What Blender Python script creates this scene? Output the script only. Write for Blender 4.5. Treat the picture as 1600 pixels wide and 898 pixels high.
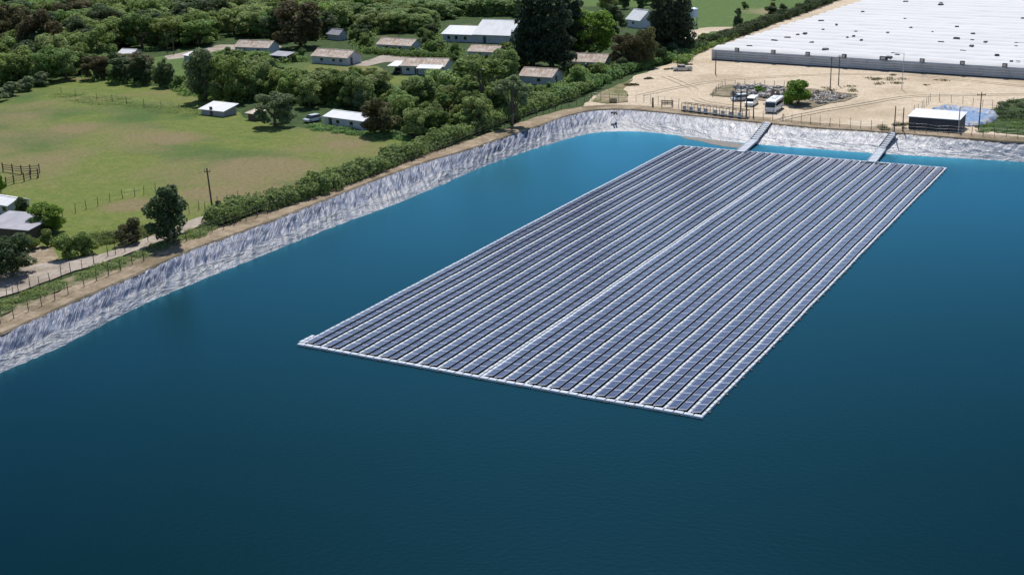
import bpy, bmesh, math, random
import numpy as np
from mathutils import Vector, Matrix, noise
R = math.radians
random.seed(7); rng = np.random.default_rng(7)
scene = bpy.context.scene
for o in list(bpy.data.objects): bpy.data.objects.remove(o)
C = scene.collection

# ------------------------------------------------------------------ camera, world, sun
H = 57.5; F = 2101.8; PITCH = R(17.93825); ROLL = R(-1.4288753)
cp, sp = math.cos(PITCH), math.sin(PITCH); cr, sr = math.cos(ROLL), math.sin(ROLL)
right = Vector((1, 0, 0)); up = Vector((0, sp, cp)); fwd = Vector((0, cp, -sp))
Rc = right*cr + up*sr; Uc = right*(-sr) + up*cr
cam = bpy.data.cameras.new('camera'); cam.sensor_width = 36; cam.lens = 36*F/1600
cam.clip_start = 1; cam.clip_end = 6000
co = bpy.data.objects.new('camera', cam); C.objects.link(co); scene.camera = co
M = Matrix((( Rc.x, Uc.x, -fwd.x, 0), (Rc.y, Uc.y, -fwd.y, 0), (Rc.z, Uc.z, -fwd.z, H), (0, 0, 0, 1)))
co.matrix_world = M
SUN_EL = R(57); SUN_AZ = R(4)       # azimuth clockwise from +Y
scene.world = bpy.data.worlds.new('World'); scene.world.use_nodes = True
wn = scene.world.node_tree; wn.nodes.clear()
wo = wn.nodes.new('ShaderNodeOutputWorld'); bg = wn.nodes.new('ShaderNodeBackground')
sky = wn.nodes.new('ShaderNodeTexSky'); sky.sky_type = 'NISHITA'; sky.sun_disc = False
sky.sun_elevation = SUN_EL; sky.sun_rotation = SUN_AZ; sky.air_density = 1.0; sky.dust_density = 0.2; sky.ozone_density = 2.5
bg.inputs['Strength'].default_value = 0.1
wn.links.new(sky.outputs[0], bg.inputs[0]); wn.links.new(bg.outputs[0], wo.inputs[0])
sl = bpy.data.lights.new('sun', 'SUN'); sl.energy = 4.6; sl.angle = R(0.53); sl.color = (1, .95, .87)
so = bpy.data.objects.new('sun', sl); C.objects.link(so)
sd = Vector((math.sin(SUN_AZ)*math.cos(SUN_EL), math.cos(SUN_AZ)*math.cos(SUN_EL), math.sin(SUN_EL)))
so.rotation_euler = sd.to_track_quat('Z', 'Y').to_euler(); so.location = (0, 0, 200)
vs = scene.view_settings; vs.view_transform = 'Standard'; vs.look = 'None'; vs.exposure = 0.22; vs.gamma = 1
scene.render.engine = 'CYCLES'

GZ = 3.0   # ground level above the water
def at(x, y, z=GZ):
    """photo pixel -> point of the horizontal plane at height z"""
    d = Rc*((x-800)/F) + Uc*(-(y-449)/F) + fwd
    k = (z-H)/d.z
    return Vector((d.x*k, d.y*k, z))
def px(p):
    v = Vector(p) - Vector((0, 0, H)); w = v.dot(fwd)
    return 800+F*v.dot(Rc)/w, 449-F*v.dot(Uc)/w
def mpp(p): return (Vector(p)-Vector((0, 0, H))).length/F

# ------------------------------------------------------------------ materials
def mat(name, col, rough=.7, metal=0, spec=.5, noise_amt=0, nscale=1, col2=None, bump=0, bscale=5, coord='Object', detail=5, stretch=None, random_amt=0):
    m = bpy.data.materials.new(name); m.use_nodes = True; nt = m.node_tree; b = nt.nodes['Principled BSDF']
    b.inputs['Base Color'].default_value = (*col, 1); b.inputs['Roughness'].default_value = rough
    b.inputs['Metallic'].default_value = metal; b.inputs['Specular IOR Level'].default_value = spec
    tc = nt.nodes.new('ShaderNodeTexCoord'); src = tc.outputs[coord]
    if stretch:
        mp = nt.nodes.new('ShaderNodeMapping'); mp.inputs['Scale'].default_value = stretch
        nt.links.new(src, mp.inputs[0]); src = mp.outputs[0]
    out = None
    if col2:
        n = nt.nodes.new('ShaderNodeTexNoise'); n.inputs['Scale'].default_value = nscale; n.inputs['Detail'].default_value = detail
        n.inputs['Roughness'].default_value = .62
        nt.links.new(src, n.inputs['Vector'])
        r = nt.nodes.new('ShaderNodeMapRange'); r.inputs[1].default_value = .35; r.inputs[2].default_value = .65
        nt.links.new(n.outputs[0], r.inputs[0])
        mx = nt.nodes.new('ShaderNodeMix'); mx.data_type = 'RGBA'
        mx.inputs[6].default_value = (*col, 1); mx.inputs[7].default_value = (*col2, 1)
        nt.links.new(r.outputs[0], mx.inputs[0]); out = mx.outputs[2]
    if random_amt:
        oi = nt.nodes.new('ShaderNodeObjectInfo'); hs = nt.nodes.new('ShaderNodeHueSaturation')
        mr = nt.nodes.new('ShaderNodeMapRange'); mr.inputs[3].default_value = 1-random_amt; mr.inputs[4].default_value = 1+random_amt
        nt.links.new(oi.outputs['Random'], mr.inputs[0]); nt.links.new(mr.outputs[0], hs.inputs['Value'])
        m2 = nt.nodes.new('ShaderNodeMath'); m2.operation = 'MULTIPLY'; m2.inputs[1].default_value = 7.31
        f2 = nt.nodes.new('ShaderNodeMath'); f2.operation = 'FRACT'
        nt.links.new(oi.outputs['Random'], m2.inputs[0]); nt.links.new(m2.outputs[0], f2.inputs[0])
        m3 = nt.nodes.new('ShaderNodeMapRange'); m3.inputs[3].default_value = .475; m3.inputs[4].default_value = .515
        nt.links.new(f2.outputs[0], m3.inputs[0]); nt.links.new(m3.outputs[0], hs.inputs['Hue'])
        if out: nt.links.new(out, hs.inputs['Color'])
        else: hs.inputs['Color'].default_value = (*col, 1)
        out = hs.outputs[0]
    if out: nt.links.new(out, b.inputs['Base Color'])
    if bump:
        n = nt.nodes.new('ShaderNodeTexNoise'); n.inputs['Scale'].default_value = bscale; n.inputs['Detail'].default_value = 6
        nt.links.new(src, n.inputs['Vector'])
        bp = nt.nodes.new('ShaderNodeBump'); bp.inputs['Strength'].default_value = 1; bp.inputs['Distance'].default_value = bump
        nt.links.new(n.outputs[0], bp.inputs['Height']); nt.links.new(bp.outputs[0], b.inputs['Normal'])
    return m
def leafmat(name, a, b_, amt=.28):
    m = mat(name, a, .6, 0, .2, col2=b_, nscale=.55, random_amt=amt)
    nt = m.node_tree; b = nt.nodes['Principled BSDF']; o = nt.nodes['Material Output']
    g = nt.nodes.new('ShaderNodeNewGeometry'); r = nt.nodes.new('ShaderNodeMapRange'); r.inputs[3].default_value = .7; r.inputs[4].default_value = 1.5
    nt.links.new(g.outputs['Random Per Island'], r.inputs[0]); hs = nt.nodes.new('ShaderNodeHueSaturation'); nt.links.new(r.outputs[0], hs.inputs['Value'])
    src = b.inputs['Base Color'].links[0].from_socket; nt.links.new(src, hs.inputs['Color']); nt.links.new(hs.outputs[0], b.inputs['Base Color'])
    t = nt.nodes.new('ShaderNodeBsdfTranslucent'); mx = nt.nodes.new('ShaderNodeMixShader'); mx.inputs[0].default_value = .5
    nt.links.new(hs.outputs[0], t.inputs[0])
    nt.links.new(b.outputs[0], mx.inputs[1]); nt.links.new(t.outputs[0], mx.inputs[2]); nt.links.new(mx.outputs[0], o.inputs[0])
    return m
L = dict(
 broad=leafmat('leaf_broad', (.145, .215, .062), (.20, .28, .085)),
 willow=leafmat('leaf_willow', (.20, .275, .10), (.26, .34, .13), .2),
 bright=leafmat('leaf_bright', (.13, .25, .04), (.18, .32, .055), .12),
 dark=leafmat('leaf_dark', (.062, .10, .045), (.095, .14, .06), .25),
 pine=leafmat('leaf_pine', (.034, .052, .032), (.052, .075, .045), .15),
 brown=leafmat('leaf_brown', (.105, .108, .05), (.14, .125, .06), .2),
 grey=leafmat('leaf_grey', (.15, .20, .10), (.19, .25, .125), .15),
 hedge=leafmat('leaf_hedge', (.14, .22, .07), (.19, .285, .10), .15),
)
bark = mat('bark', (.11, .085, .065), .9, col2=(.17, .14, .11), nscale=3)
wood = mat('weathered_wood', (.13, .10, .08), .85, col2=(.2, .16, .12), nscale=4)
darkwood = mat('dark_wood', (.07, .055, .045), .85, col2=(.11, .09, .07), nscale=3)
white = mat('white_paint', (.60, .61, .63), .6, spec=.3, col2=(.5, .51, .53), nscale=.7)
offwhite = mat('offwhite_wall', (.50, .52, .55), .75, spec=.2, col2=(.40, .41, .44), nscale=.6)
tanroof = mat('rusty_sheet_roof', (.33, .235, .18), .85, spec=.12, col2=(.58, .52, .47), nscale=1.5, bump=.04, bscale=3, stretch=(1, .12, 1))
whiteroof = mat('white_metal_roof', (.68, .69, .71), .75, spec=.2, col2=(.58, .59, .62), nscale=.5, bump=.03, bscale=3, stretch=(1, .1, 1))
greyroof = mat('grey_metal_roof', (.27, .27, .31), .75, spec=.2, col2=(.36, .35, .39), nscale=.5)
glass_dark = mat('dark_glass', (.015, .018, .022), .08, spec=.6)
black = mat('black_plastic', (.015, .015, .017), .5)
steel = mat('galvanised_steel', (.4, .41, .43), .45, .6)
greywall = mat('dark_navy_cladding', (.035, .04, .055), .6, col2=(.05, .055, .07), nscale=.5)
tyre = mat('tyre_rubber', (.02, .02, .02), .8)

# ------------------------------------------------------------------ helpers
def tag(o, label=None, cat=None, group=None, kind=None):
    if label: o['label'] = label
    if cat: o['category'] = cat
    if group: o['group'] = group
    if kind: o['kind'] = kind
    return o
def link(name, me, parent=None):
    o = bpy.data.objects.new(name, me); C.objects.link(o)
    if parent is not None: o.parent = parent
    return o
def empty(name, loc, rz=0, label=None, cat=None, group=None):
    o = bpy.data.objects.new(name, None); C.objects.link(o); o.empty_display_size = .5
    o.location = loc; o.rotation_euler = (0, 0, rz)
    return tag(o, label, cat, group)
class MB:
    def __init__(s): s.v = []; s.f = []; s.mi = []
    def face(s, pts, mi=0):
        n = len(s.v); s.v += [tuple(p) for p in pts]; s.f.append(list(range(n, n+len(pts)))); s.mi.append(mi)
    def box(s, c, d, rz=0, mi=0, top=1.0, rx=0, ry=0):
        """box centred at c, size d, optional taper of the top"""
        n = len(s.v); m = Matrix.Rotation(rz, 3, 'Z') @ Matrix.Rotation(ry, 3, 'Y') @ Matrix.Rotation(rx, 3, 'X')
        for z in (-.5, .5):
            k = top if z > 0 else 1
            for x, y in ((-.5, -.5), (.5, -.5), (.5, .5), (-.5, .5)):
                p = m @ Vector((x*d[0]*k, y*d[1]*k, z*d[2])); s.v.append((p.x+c[0], p.y+c[1], p.z+c[2]))
        for q in ((3, 2, 1, 0), (4, 5, 6, 7), (0, 1, 5, 4), (1, 2, 6, 5), (2, 3, 7, 6), (3, 0, 4, 7)):
            s.f.append([n+i for i in q]); s.mi.append(mi)
    def tube(s, a, b, r0, r1=None, n=6, mi=0):
        a = Vector(a); b = Vector(b); r1 = r0 if r1 is None else r1
        d = (b-a)
        if d.length < 1e-6: return
        d.normalize(); x = d.orthogonal().normalized(); y = d.cross(x); k = len(s.v)
        for p, r in ((a, r0), (b, r1)):
            for i in range(n):
                t = 2*math.pi*i/n; q = p+x*(r*math.cos(t))+y*(r*math.sin(t)); s.v.append(tuple(q))
        for i in range(n):
            j = (i+1) % n; s.f.append([k+i, k+j, k+n+j, k+n+i]); s.mi.append(mi)
        s.f.append([k+i for i in range(n)][::-1]); s.mi.append(mi)
        s.f.append([k+n+i for i in range(n)]); s.mi.append(mi)
    def prism(s, prof, y0, y1, mi=0, axis='y'):
        """profile [(x,z)] extruded along y"""
        n = len(s.v); k = len(prof)
        for y in (y0, y1):
            for (x, z) in prof: s.v.append((x, y, z) if axis == 'y' else (y, x, z))
        for i in range(k):
            j = (i+1) % k; s.f.append([n+i, n+j, n+k+j, n+k+i]); s.mi.append(mi)
        s.f.append([n+i for i in range(k)][::-1]); s.f.append([n+k+i for i in range(k)]); s.mi += [mi, mi]
    def mesh(s, name, mats, smooth=False, bevel=0):
        me = bpy.data.meshes.new(name); me.from_pydata(s.v, [], s.f)
        for m in (mats if isinstance(mats, (list, tuple)) else [mats]): me.materials.append(m)
        me.polygons.foreach_set('material_index', s.mi)
        bm = bmesh.new(); bm.from_mesh(me); bmesh.ops.recalc_face_normals(bm, faces=bm.faces)
        if bevel: bmesh.ops.bevel(bm, geom=list(bm.edges), offset=bevel, segments=2, affect='EDGES', clamp_overlap=True)
        bm.to_mesh(me); bm.free()
        if smooth: me.polygons.foreach_set('use_smooth', [True]*len(me.polygons))
        me.update(); return me
    def build(s, name, mats, parent=None, **k): return link(name, s.mesh(name, mats, **k), parent)

def quads_mesh(name, P, m):
    """P: (n,4,3) array of separate quads"""
    n = len(P); me = bpy.data.meshes.new(name)
    me.vertices.add(4*n); me.vertices.foreach_set('co', np.ascontiguousarray(P, dtype=np.float32).ravel())
    me.loops.add(4*n); me.loops.foreach_set('vertex_index', np.arange(4*n, dtype=np.int32))
    me.polygons.add(n); me.polygons.foreach_set('loop_start', np.arange(0, 4*n, 4, dtype=np.int32))
    me.polygons.foreach_set('loop_total', np.full(n, 4, dtype=np.int32))
    me.materials.append(m); me.update(calc_edges=True); me.validate(); return me
def leafquads(pos, nrm, size, rg=rng, flat=.42):
    """leaf clump faces at pos, roughly facing nrm with scatter"""
    n = len(pos); a = nrm + rg.normal(0, flat, (n, 3)); a /= np.linalg.norm(a, axis=1)[:, None]+1e-9
    t = rg.normal(0, 1, (n, 3)); x = np.cross(a, t); x /= np.linalg.norm(x, axis=1)[:, None]+1e-9
    y = np.cross(a, x); s = size*rg.uniform(.55, 1.35, (n, 1)); asp = rg.uniform(.55, 1., (n, 1))
    P = np.stack([pos-x*s, pos-y*s*asp+a*s*.25, pos+x*s, pos+y*s*asp], axis=1)
    return P
def lobes_cloud(lobes, n, leaf, rg, shell=.2):
    """lobes: [(centre, radii)]; leaves near each lobe's surface"""
    w = np.array([r[0]*r[1]+r[1]*r[2]+r[0]*r[2] for c, r in lobes]); w /= w.sum()
    k = rg.choice(len(lobes), n, p=w)
    cs = np.array([c for c, r in lobes])[k]; rs = np.array([r for c, r in lobes])[k]
    d = rg.normal(0, 1, (n, 3)); d /= np.linalg.norm(d, axis=1)[:, None]
    rad = 1-np.abs(rg.normal(0, shell, n)); rad = np.clip(rad, .15, 1.0) + rg.normal(0, .05, n)
    pos = cs + d*rs*rad[:, None]
    # drop leaves well inside other lobes
    keep = np.ones(n, bool)
    for i, (c, r) in enumerate(lobes):
        q = np.linalg.norm((pos-np.array(c))/np.array(r), axis=1); keep &= ~((q < .55) & (k != i))
    return leafquads(pos[keep], d[keep], leaf, rg)

# ---- tree kinds: meshes authored about 10 m tall, trunk base at origin
def tree_meshes(kind, seed):
    rg = np.random.default_rng(seed); rr = random.Random(seed); lobes = []; tr = MB()
    def limb(a, b, r0, r1):
        mid = (Vector(a)+Vector(b))/2 + Vector((rr.uniform(-.2, .2), rr.uniform(-.2, .2), .15))
        tr.tube(a, mid, r0, (r0+r1)/2); tr.tube(mid, b, (r0+r1)/2, r1)
    if kind == 'pine':      # dense tall conifer, layered boughs
        tr.tube((0, 0, 0), (0, 0, 5), .32, .22, 8); tr.tube((0, 0, 5), (.1, 0, 10), .22, .04, 8)
        z = 1.0
        while z < 9.9:
            w = 2.15*(1-(z/10.6)**1.9)+.2
            m = max(3, int(6*w/2+1))
            for i in range(m):
                t = 2*math.pi*(i+rr.random())/m; rad = w*rr.uniform(.45, .95)
                lobes.append(((rad*math.cos(t), rad*math.sin(t), z+rr.uniform(-.3, .3)), (w*.38+.1, w*.38+.1, .38)))
            z += .52
        n, leaf = 9000, .15
    elif kind in ('dark',):
        tr.tube((0, 0, 0), (0, 0, 4), .28, .2, 8); tr.tube((0, 0, 4), (0, 0, 8.5), .2, .05, 8)
        for i in range(34):
            z = rr.uniform(1.2, 9.2); env = 3.3*math.sin(math.pi*min(1, (z+.7)/11))**.65*(1-max(0, z-6)/6.5)
            t = rr.uniform(0, 6.28); rad = env*rr.uniform(.25, .8); r = rr.uniform(.7, 1.25)*(1 if z < 7.5 else .7)
            lobes.append(((rad*math.cos(t), rad*math.sin(t), z), (r, r, r*rr.uniform(.9, 1.4))))
            if i % 5 == 0: limb((0, 0, z*.6), (rad*math.cos(t)*.9, rad*math.sin(t)*.9, z), .1, .03)
        n, leaf = 8000, .19
    elif kind == 'shrub':
        for i in range(5): limb((0, 0, 0), (rr.uniform(-1.5, 1.5), rr.uniform(-1.5, 1.5), rr.uniform(1.5, 4)), .12, .03)
        for i in range(20):
            z = rr.uniform(.6, 4.4); t = rr.uniform(0, 6.28); rad = rr.uniform(0, 3.0)*(1-(z/5.6)**2); r = rr.uniform(.7, 1.3)
            lobes.append(((rad*math.cos(t), rad*math.sin(t), z), (r, r, r*.85)))
        n, leaf = 4600, .23
    elif kind == 'open':    # tall, airy, limbs showing
        tr.tube((0, 0, 0), (.3, 0, 2.6), .3, .24, 8)
        for i in range(9):
            t = 2*math.pi*i/9+rr.uniform(-.3, .3); rad = rr.uniform(1.2, 3.4); z = rr.uniform(5, 8.8)
            e = (rad*math.cos(t)+.3, rad*math.sin(t), z); limb((.3, 0, 2.4), e, .17, .05)
            for j in range(3):
                c = (e[0]+rr.uniform(-1, 1), e[1]+rr.uniform(-1, 1), e[2]+rr.uniform(-.7, .9)); r = rr.uniform(.65, 1.1)
                lobes.append((c, (r, r, r*.75)))
                limb(e, c, .05, .02)
        n, leaf = 6000, .2
    else:                   # broad round crown
        tr.tube((0, 0, 0), (0, 0, 2.4), .33, .26, 8)
        for i in range(6):
            t = 2*math.pi*i/6+rr.uniform(-.4, .4); rad = rr.uniform(1.4, 2.6); limb((0, 0, 2.2), (rad*math.cos(t), rad*math.sin(t), rr.uniform(4.5, 7)), .18, .05)
        for i in range(36):
            z = rr.uniform(1.7, 8.9); env = 3.9*math.sqrt(max(.05, 1-((z-4.6)/5.2)**2))
            t = rr.uniform(0, 6.28); rad = env*math.sqrt(rr.uniform(.05, .8)); r = rr.uniform(.75, 1.45)
            lobes.append(((rad*math.cos(t), rad*math.sin(t), z), (r, r, r*rr.uniform(.75, 1.))))
        n, leaf = 7600, .215
    return tr, lobes, n, leaf, rg
LIB = {}; QS = {}
def kindmesh(kind, mt, v):
    key = (kind, mt, v)
    if key not in LIB:
        tr, lobes, n, leaf, rg = tree_meshes(kind, hash((kind, v)) % 1000 if False else sum(map(ord, kind))*7+v*13)
        Q = lobes_cloud(lobes, n, leaf, rg); QS[key] = Q
        LIB[key] = (tr.mesh('trunk', bark, smooth=True), quads_mesh('crown', Q, L[mt]))
    return LIB[key]
NOMW = dict(pine=4.6, dark=7.2, shrub=7.4, open=8., broad=8.6); NOMH = dict(pine=10, dark=10, shrub=5.2, open=9.6, broad=9.8)
KNAME = dict(pine='conifer_tree', dark='evergreen_tree', shrub='shrub', open='open_crowned_tree', broad='broadleaf_tree')
trees = []
FAR = {}
def far_tree(key, kind, mt, loc, h, w, v, rz):
    kindmesh(kind, mt, v); P = QS[(kind, mt, v)]; n = len(P)//2; P = P[:n*2:2]; c = P.mean(axis=1, keepdims=True); P = c+(P-c)*1.45
    P = P*np.array([w/NOMW[kind], w/NOMW[kind], h/NOMH[kind]]); a, b_ = math.cos(rz), math.sin(rz)
    Q = np.stack([P[..., 0]*a-P[..., 1]*b_, P[..., 0]*b_+P[..., 1]*a, P[..., 2]], axis=-1)+np.array(tuple(loc))
    FAR.setdefault((key, mt), []).append(Q)
def tree(kind, mt, loc, h, w, label, group=None, v=None, cat=None):
    v = random.randrange(3) if v is None else v
    tm, cm = kindmesh(kind, mt, v)
    e = empty(KNAME[kind], loc, random.uniform(0, 6.28), label, cat or ('shrub' if kind == 'shrub' else 'tree'), group)
    e.scale = (w/NOMW[kind], w/NOMW[kind], h/NOMH[kind])
    link('trunk' if kind != 'shrub' else 'stems', tm, e); link('crown' if kind != 'shrub' else 'foliage', cm, e)
    trees.append(e); return e
def treepx(kind, mt, x, by, ty, wpx, label, group=None, **k):
    p = at(x, by); m = mpp(p); w = wpx*m
    h = max(1.0, ((by-ty)*m - w*.12)/.97)
    return tree(kind, mt, p, h, w, label, group, **k)

# ------------------------------------------------------------------ terrain
crest_px = [(0,522),(100,477),(200,434),(300,389),(400,354),(500,315),(560,291),(600,276),(660,254),(700,243),(730,234),(800,210),(840,197),(880,182),(920,173),(960,170),(1000,172.5),(1056,178),(1123,185.5),(1190,192),(1250,198.5),(1406,208.5),(1517,217.5),(1600,223)]
water_px = [(0,582),(100,540),(162,506),(240,467),(400,403),(520,354),(620,318),(700,284),(760,258),(820,237),(880,219),(920,208),(960,204.5),(1000,205),(1056,211),(1123,219.5),(1190,226),(1250,231),(1357,239),(1495,247),(1600,253)]
def pl(pts, z): return [at(x, y, z) for x, y in pts]
def seglen(P): return [0]+list(np.cumsum([(P[i+1]-P[i]).length for i in range(len(P)-1)]))
def resample(P, n):
    s = seglen(P); out = []
    for t in np.linspace(0, s[-1], n):
        i = min(max(int(np.searchsorted(s, t))-1, 0), len(P)-2); k = (t-s[i])/(s[i+1]-s[i]); out.append(P[i].lerp(P[i+1], k))
    return out
def smoothpl(P, it=6):
    P = [p.copy() for p in P]
    for _ in range(it): P = [P[0]]+[(P[i-1]+P[i]*2+P[i+1])/4 for i in range(1, len(P)-1)]+[P[-1]]
    return P
cl, wl = pl(crest_px, GZ), pl(water_px, 0)
k0 = (cl[0]-cl[4]).normalized(); k1 = (cl[-1]-cl[-4]).normalized()
ci = [p[0] for p in crest_px].index(960); wi = [p[0] for p in water_px].index(960)
cL = [cl[0]+k0*290]+cl[:ci+1]; wL = [wl[0]+k0*282]+wl[:wi+1]
cR = cl[ci:]+[cl[-1]+k1*230]; wR = wl[wi:]+[wl[-1]+k1*224]
NL, NR = 1100, 560
crest = resample(cL, NL)[:-1]+resample(cR, NR); watl = resample(wL, NL)[:-1]+resample(wR, NR)
crest = smoothpl(crest, 60); watl = smoothpl(watl, 60)
# the two far ends turn round behind the camera
closeC = [crest[-1]+Vector((30, -330, 0)), crest[0]+Vector((60, -60, 0))]
closeC[1] = Vector((crest[0].x+20, crest[-1].y-330, GZ))
closeW = [Vector((closeC[0].x-6, closeC[0].y+6, 0)), Vector((closeC[1].x+6, closeC[1].y+6, 0))]

def fill_poly(name, loops, m, kind='structure', z=None):
    bm = bmesh.new(); es = []
    for lp in loops:
        vv = [bm.verts.new((p[0], p[1], p[2] if z is None else z)) for p in lp]
        es += [bm.edges.new((vv[i], vv[(i+1) % len(vv)])) for i in range(len(vv))]
    bmesh.ops.triangle_fill(bm, edges=es, use_beauty=True, normal=(0, 0, 1))
    for f in bm.faces:
        if f.normal.z < 0: f.normal_flip()
    me = bpy.data.meshes.new(name); bm.to_mesh(me); bm.free(); me.materials.append(m)
    o = link(name, me); o['kind'] = kind; return o
def rough_edge(pts, amp=.7, step=1.6, seed=0, closed=True):
    out = []; n = len(pts)
    for i in range(n if closed else n-1):
        a, b = pts[i], pts[(i+1) % n]; L_ = (b-a).length; k = max(1, min(400, int(L_/step)))
        for j in range(k):
            p = a.lerp(b, j/k); q = p*.18+Vector((seed*9.1, 0, 0))
            nn = Vector((noise.noise(q), noise.noise(q+Vector((31, 7, 3))), 0))+.5*Vector((noise.noise(q*4), noise.noise(q*4+Vector((3, 17, 3))), 0))
            out.append(p+nn*amp)
    return out

# ground material: pasture greens with dry patches placed in the world
def ground_mat(name, a, b_, dry, patches, dryscale=.03, drylo=.5, dryhi=.62, green2=None):
    m = bpy.data.materials.new(name); m.use_nodes = True; nt = m.node_tree; bs = nt.nodes['Principled BSDF']; bs.inputs['Roughness'].default_value = .95; bs.inputs['Specular IOR Level'].default_value = .1
    geo = nt.nodes.new('ShaderNodeNewGeometry'); pos = geo.outputs['Position']
    def nz(s, d=6, r=.6):
        n = nt.nodes.new('ShaderNodeTexNoise'); n.inputs['Scale'].default_value = s; n.inputs['Detail'].default_value = d; n.inputs['Roughness'].default_value = r
        nt.links.new(pos, n.inputs['Vector']); return n.outputs[0]
    def mr(s, lo, hi):
        r = nt.nodes.new('ShaderNodeMapRange'); r.interpolation_type = 'SMOOTHSTEP'; r.inputs[1].default_value = lo; r.inputs[2].default_value = hi; nt.links.new(s, r.inputs[0]); return r.outputs[0]
    def mix(f, c1, c2):
        x = nt.nodes.new('ShaderNodeMix'); x.data_type = 'RGBA'; nt.links.new(f, x.inputs[0])
        for i, c in ((6, c1), (7, c2)):
            if isinstance(c, tuple): x.inputs[i].default_value = (*c, 1)
            else: nt.links.new(c, x.inputs[i])
        return x.outputs[2]
    c = mix(mr(nz(.35, 8, .7), .38, .64), a, b_)
    if green2: c = mix(mr(nz(.022, 4), .48, .6), c, green2)
    d = mr(nz(dryscale, 6, .6), drylo, dryhi)
    for (p, rad) in patches:
        dv = nt.nodes.new('ShaderNodeVectorMath'); dv.operation = 'DISTANCE'; nt.links.new(pos, dv.inputs[0]); dv.inputs[1].default_value = p
        ad = nt.nodes.new('ShaderNodeMath'); ad.operation = 'MULTIPLY_ADD'; nt.links.new(nz(.09), ad.inputs[0]); ad.inputs[1].default_value = -rad*1.5; nt.links.new(dv.outputs['Value'], ad.inputs[2])
        r = nt.nodes.new('ShaderNodeMapRange'); r.interpolation_type = 'SMOOTHSTEP'; r.inputs[1].default_value = rad*.35; r.inputs[2].default_value = -rad*.35; nt.links.new(ad.outputs[0], r.inputs[0])
        mx = nt.nodes.new('ShaderNodeMath'); mx.operation = 'MAXIMUM'; nt.links.new(d, mx.inputs[0]); nt.links.new(r.outputs[0], mx.inputs[1]); d = mx.outputs[0]
    c = mix(d, c, dry)
    # fine mottling
    c2 = nt.nodes.new('ShaderNodeMix'); c2.data_type = 'RGBA'; c2.blend_type = 'MULTIPLY'; c2.inputs[0].default_value = 1
    nt.links.new(c, c2.inputs[6]); cr_ = nt.nodes.new('ShaderNodeMapRange'); cr_.inputs[1].default_value = .3; cr_.inputs[2].default_value = .7; cr_.inputs[3].default_value = .70; cr_.inputs[4].default_value = 1.22
    nt.links.new(nz(1.3, 6, .75), cr_.inputs[0]); nt.links.new(cr_.outputs[0], c2.inputs[7])
    nt.links.new(c2.outputs[2], bs.inputs['Base Color'])
    bp = nt.nodes.new('ShaderNodeBump'); bp.inputs['Distance'].default_value = .25; bp.inputs['Strength'].default_value = .6; nt.links.new(nz(2.2, 6, .7), bp.inputs['Height']); nt.links.new(bp.outputs[0], bs.inputs['Normal'])
    return m
P2 = lambda x, y: tuple(at(x, y))
pasture = ground_mat('pasture_grass', (.112, .152, .036), (.15, .172, .048), (.185, .155, .08),
    [(P2(400, 268), 16), (P2(345, 300), 9), (P2(440, 300), 9), (P2(270, 215), 9), (P2(200, 320), 6), (P2(120, 200), 9), (P2(540, 225), 7)], .024, .44, .66, green2=(.072, .118, .034))
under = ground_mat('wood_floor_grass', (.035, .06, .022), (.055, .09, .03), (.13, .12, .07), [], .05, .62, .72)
farfield = ground_mat('far_field_grass', (.075, .125, .038), (.095, .15, .045), (.22, .2, .11), [(P2(1200, 18), 12)], .02, .56, .7)
sandm = ground_mat('sand', (.47, .385, .285), (.55, .465, .36), (.40, .325, .235), [], .045, .50, .66)
earthm = ground_mat('bank_earth', (.225, .175, .12), (.34, .275, .20), (.18, .145, .095), [], .15, .5, .6)
roadm = ground_mat('road_dirt', (.32, .275, .235), (.38, .33, .285), (.26, .22, .18), [], .12, .54, .64)

outer = [Vector((-3000, -1200, GZ)), Vector((3000, -1200, GZ)), Vector((3000, 5000, GZ)), Vector((-3000, 5000, GZ))]
hole = crest[::4]+[crest[-1]]+closeC
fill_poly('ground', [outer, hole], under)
lift = [0]
def sheet(name, pts_px, m, amp=.7, z=None, seed=0):
    lift[0] += .012; z = GZ+lift[0] if z is None else z
    return fill_poly(name, [rough_edge([at(x, y) for x, y in pts_px], amp, seed=seed)], m, z=z)
sheet('pasture', [(-200,235),(-60,165),(0,152),(60,132),(110,121),(165,124),(250,136),(330,158),(400,190),(470,200),(560,212),(640,216),(655,228),(560,268),(470,300),(400,326),(355,336),(300,352),(245,376),(170,398),(100,408),(0,415),(-100,420),(-200,430)], pasture, 1.2, seed=1)
sheet('far_field', [(700,-60),(700,8),(830,10),(1080,12),(1075,68),(1130,62),(1210,32),(1275,5),(1360,-60)], farfield, 1.5, seed=2)
sheet('lawn', [(420,112),(432,97),(500,99),(590,104),(612,118),(640,120),(632,140),(560,125),(470,118)], pasture, 1, seed=3)
sheet('clearing_grass', [(228,92),(270,86),(330,80),(345,88),(305,118),(240,120)], farfield, 1, seed=4)
sheet('farm_track', [(258,88),(300,80),(345,70),(440,72),(440,77),(350,78),(305,88),(262,94)], roadm, .7, seed=5)
sheet('yard_path', [(545,102),(575,95),(600,86),(640,88),(640,96),(600,98),(575,104)], roadm, .5, seed=6)
sheet('far_track', [(1070,60),(1082,46),(1110,43),(1180,42),(1178,47),(1110,50),(1092,66)], sandm, .6, seed=7)
crestoff = [(0,540),(0,492),(110,449),(220,405),(330,362),(430,322),(520,292),(620,257),(720,219),(820,184),(870,168),(925,158),(958,158),(1100,160),(1250,180),(1450,200),(1600,212),(1900,240),(1900,262)]
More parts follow.
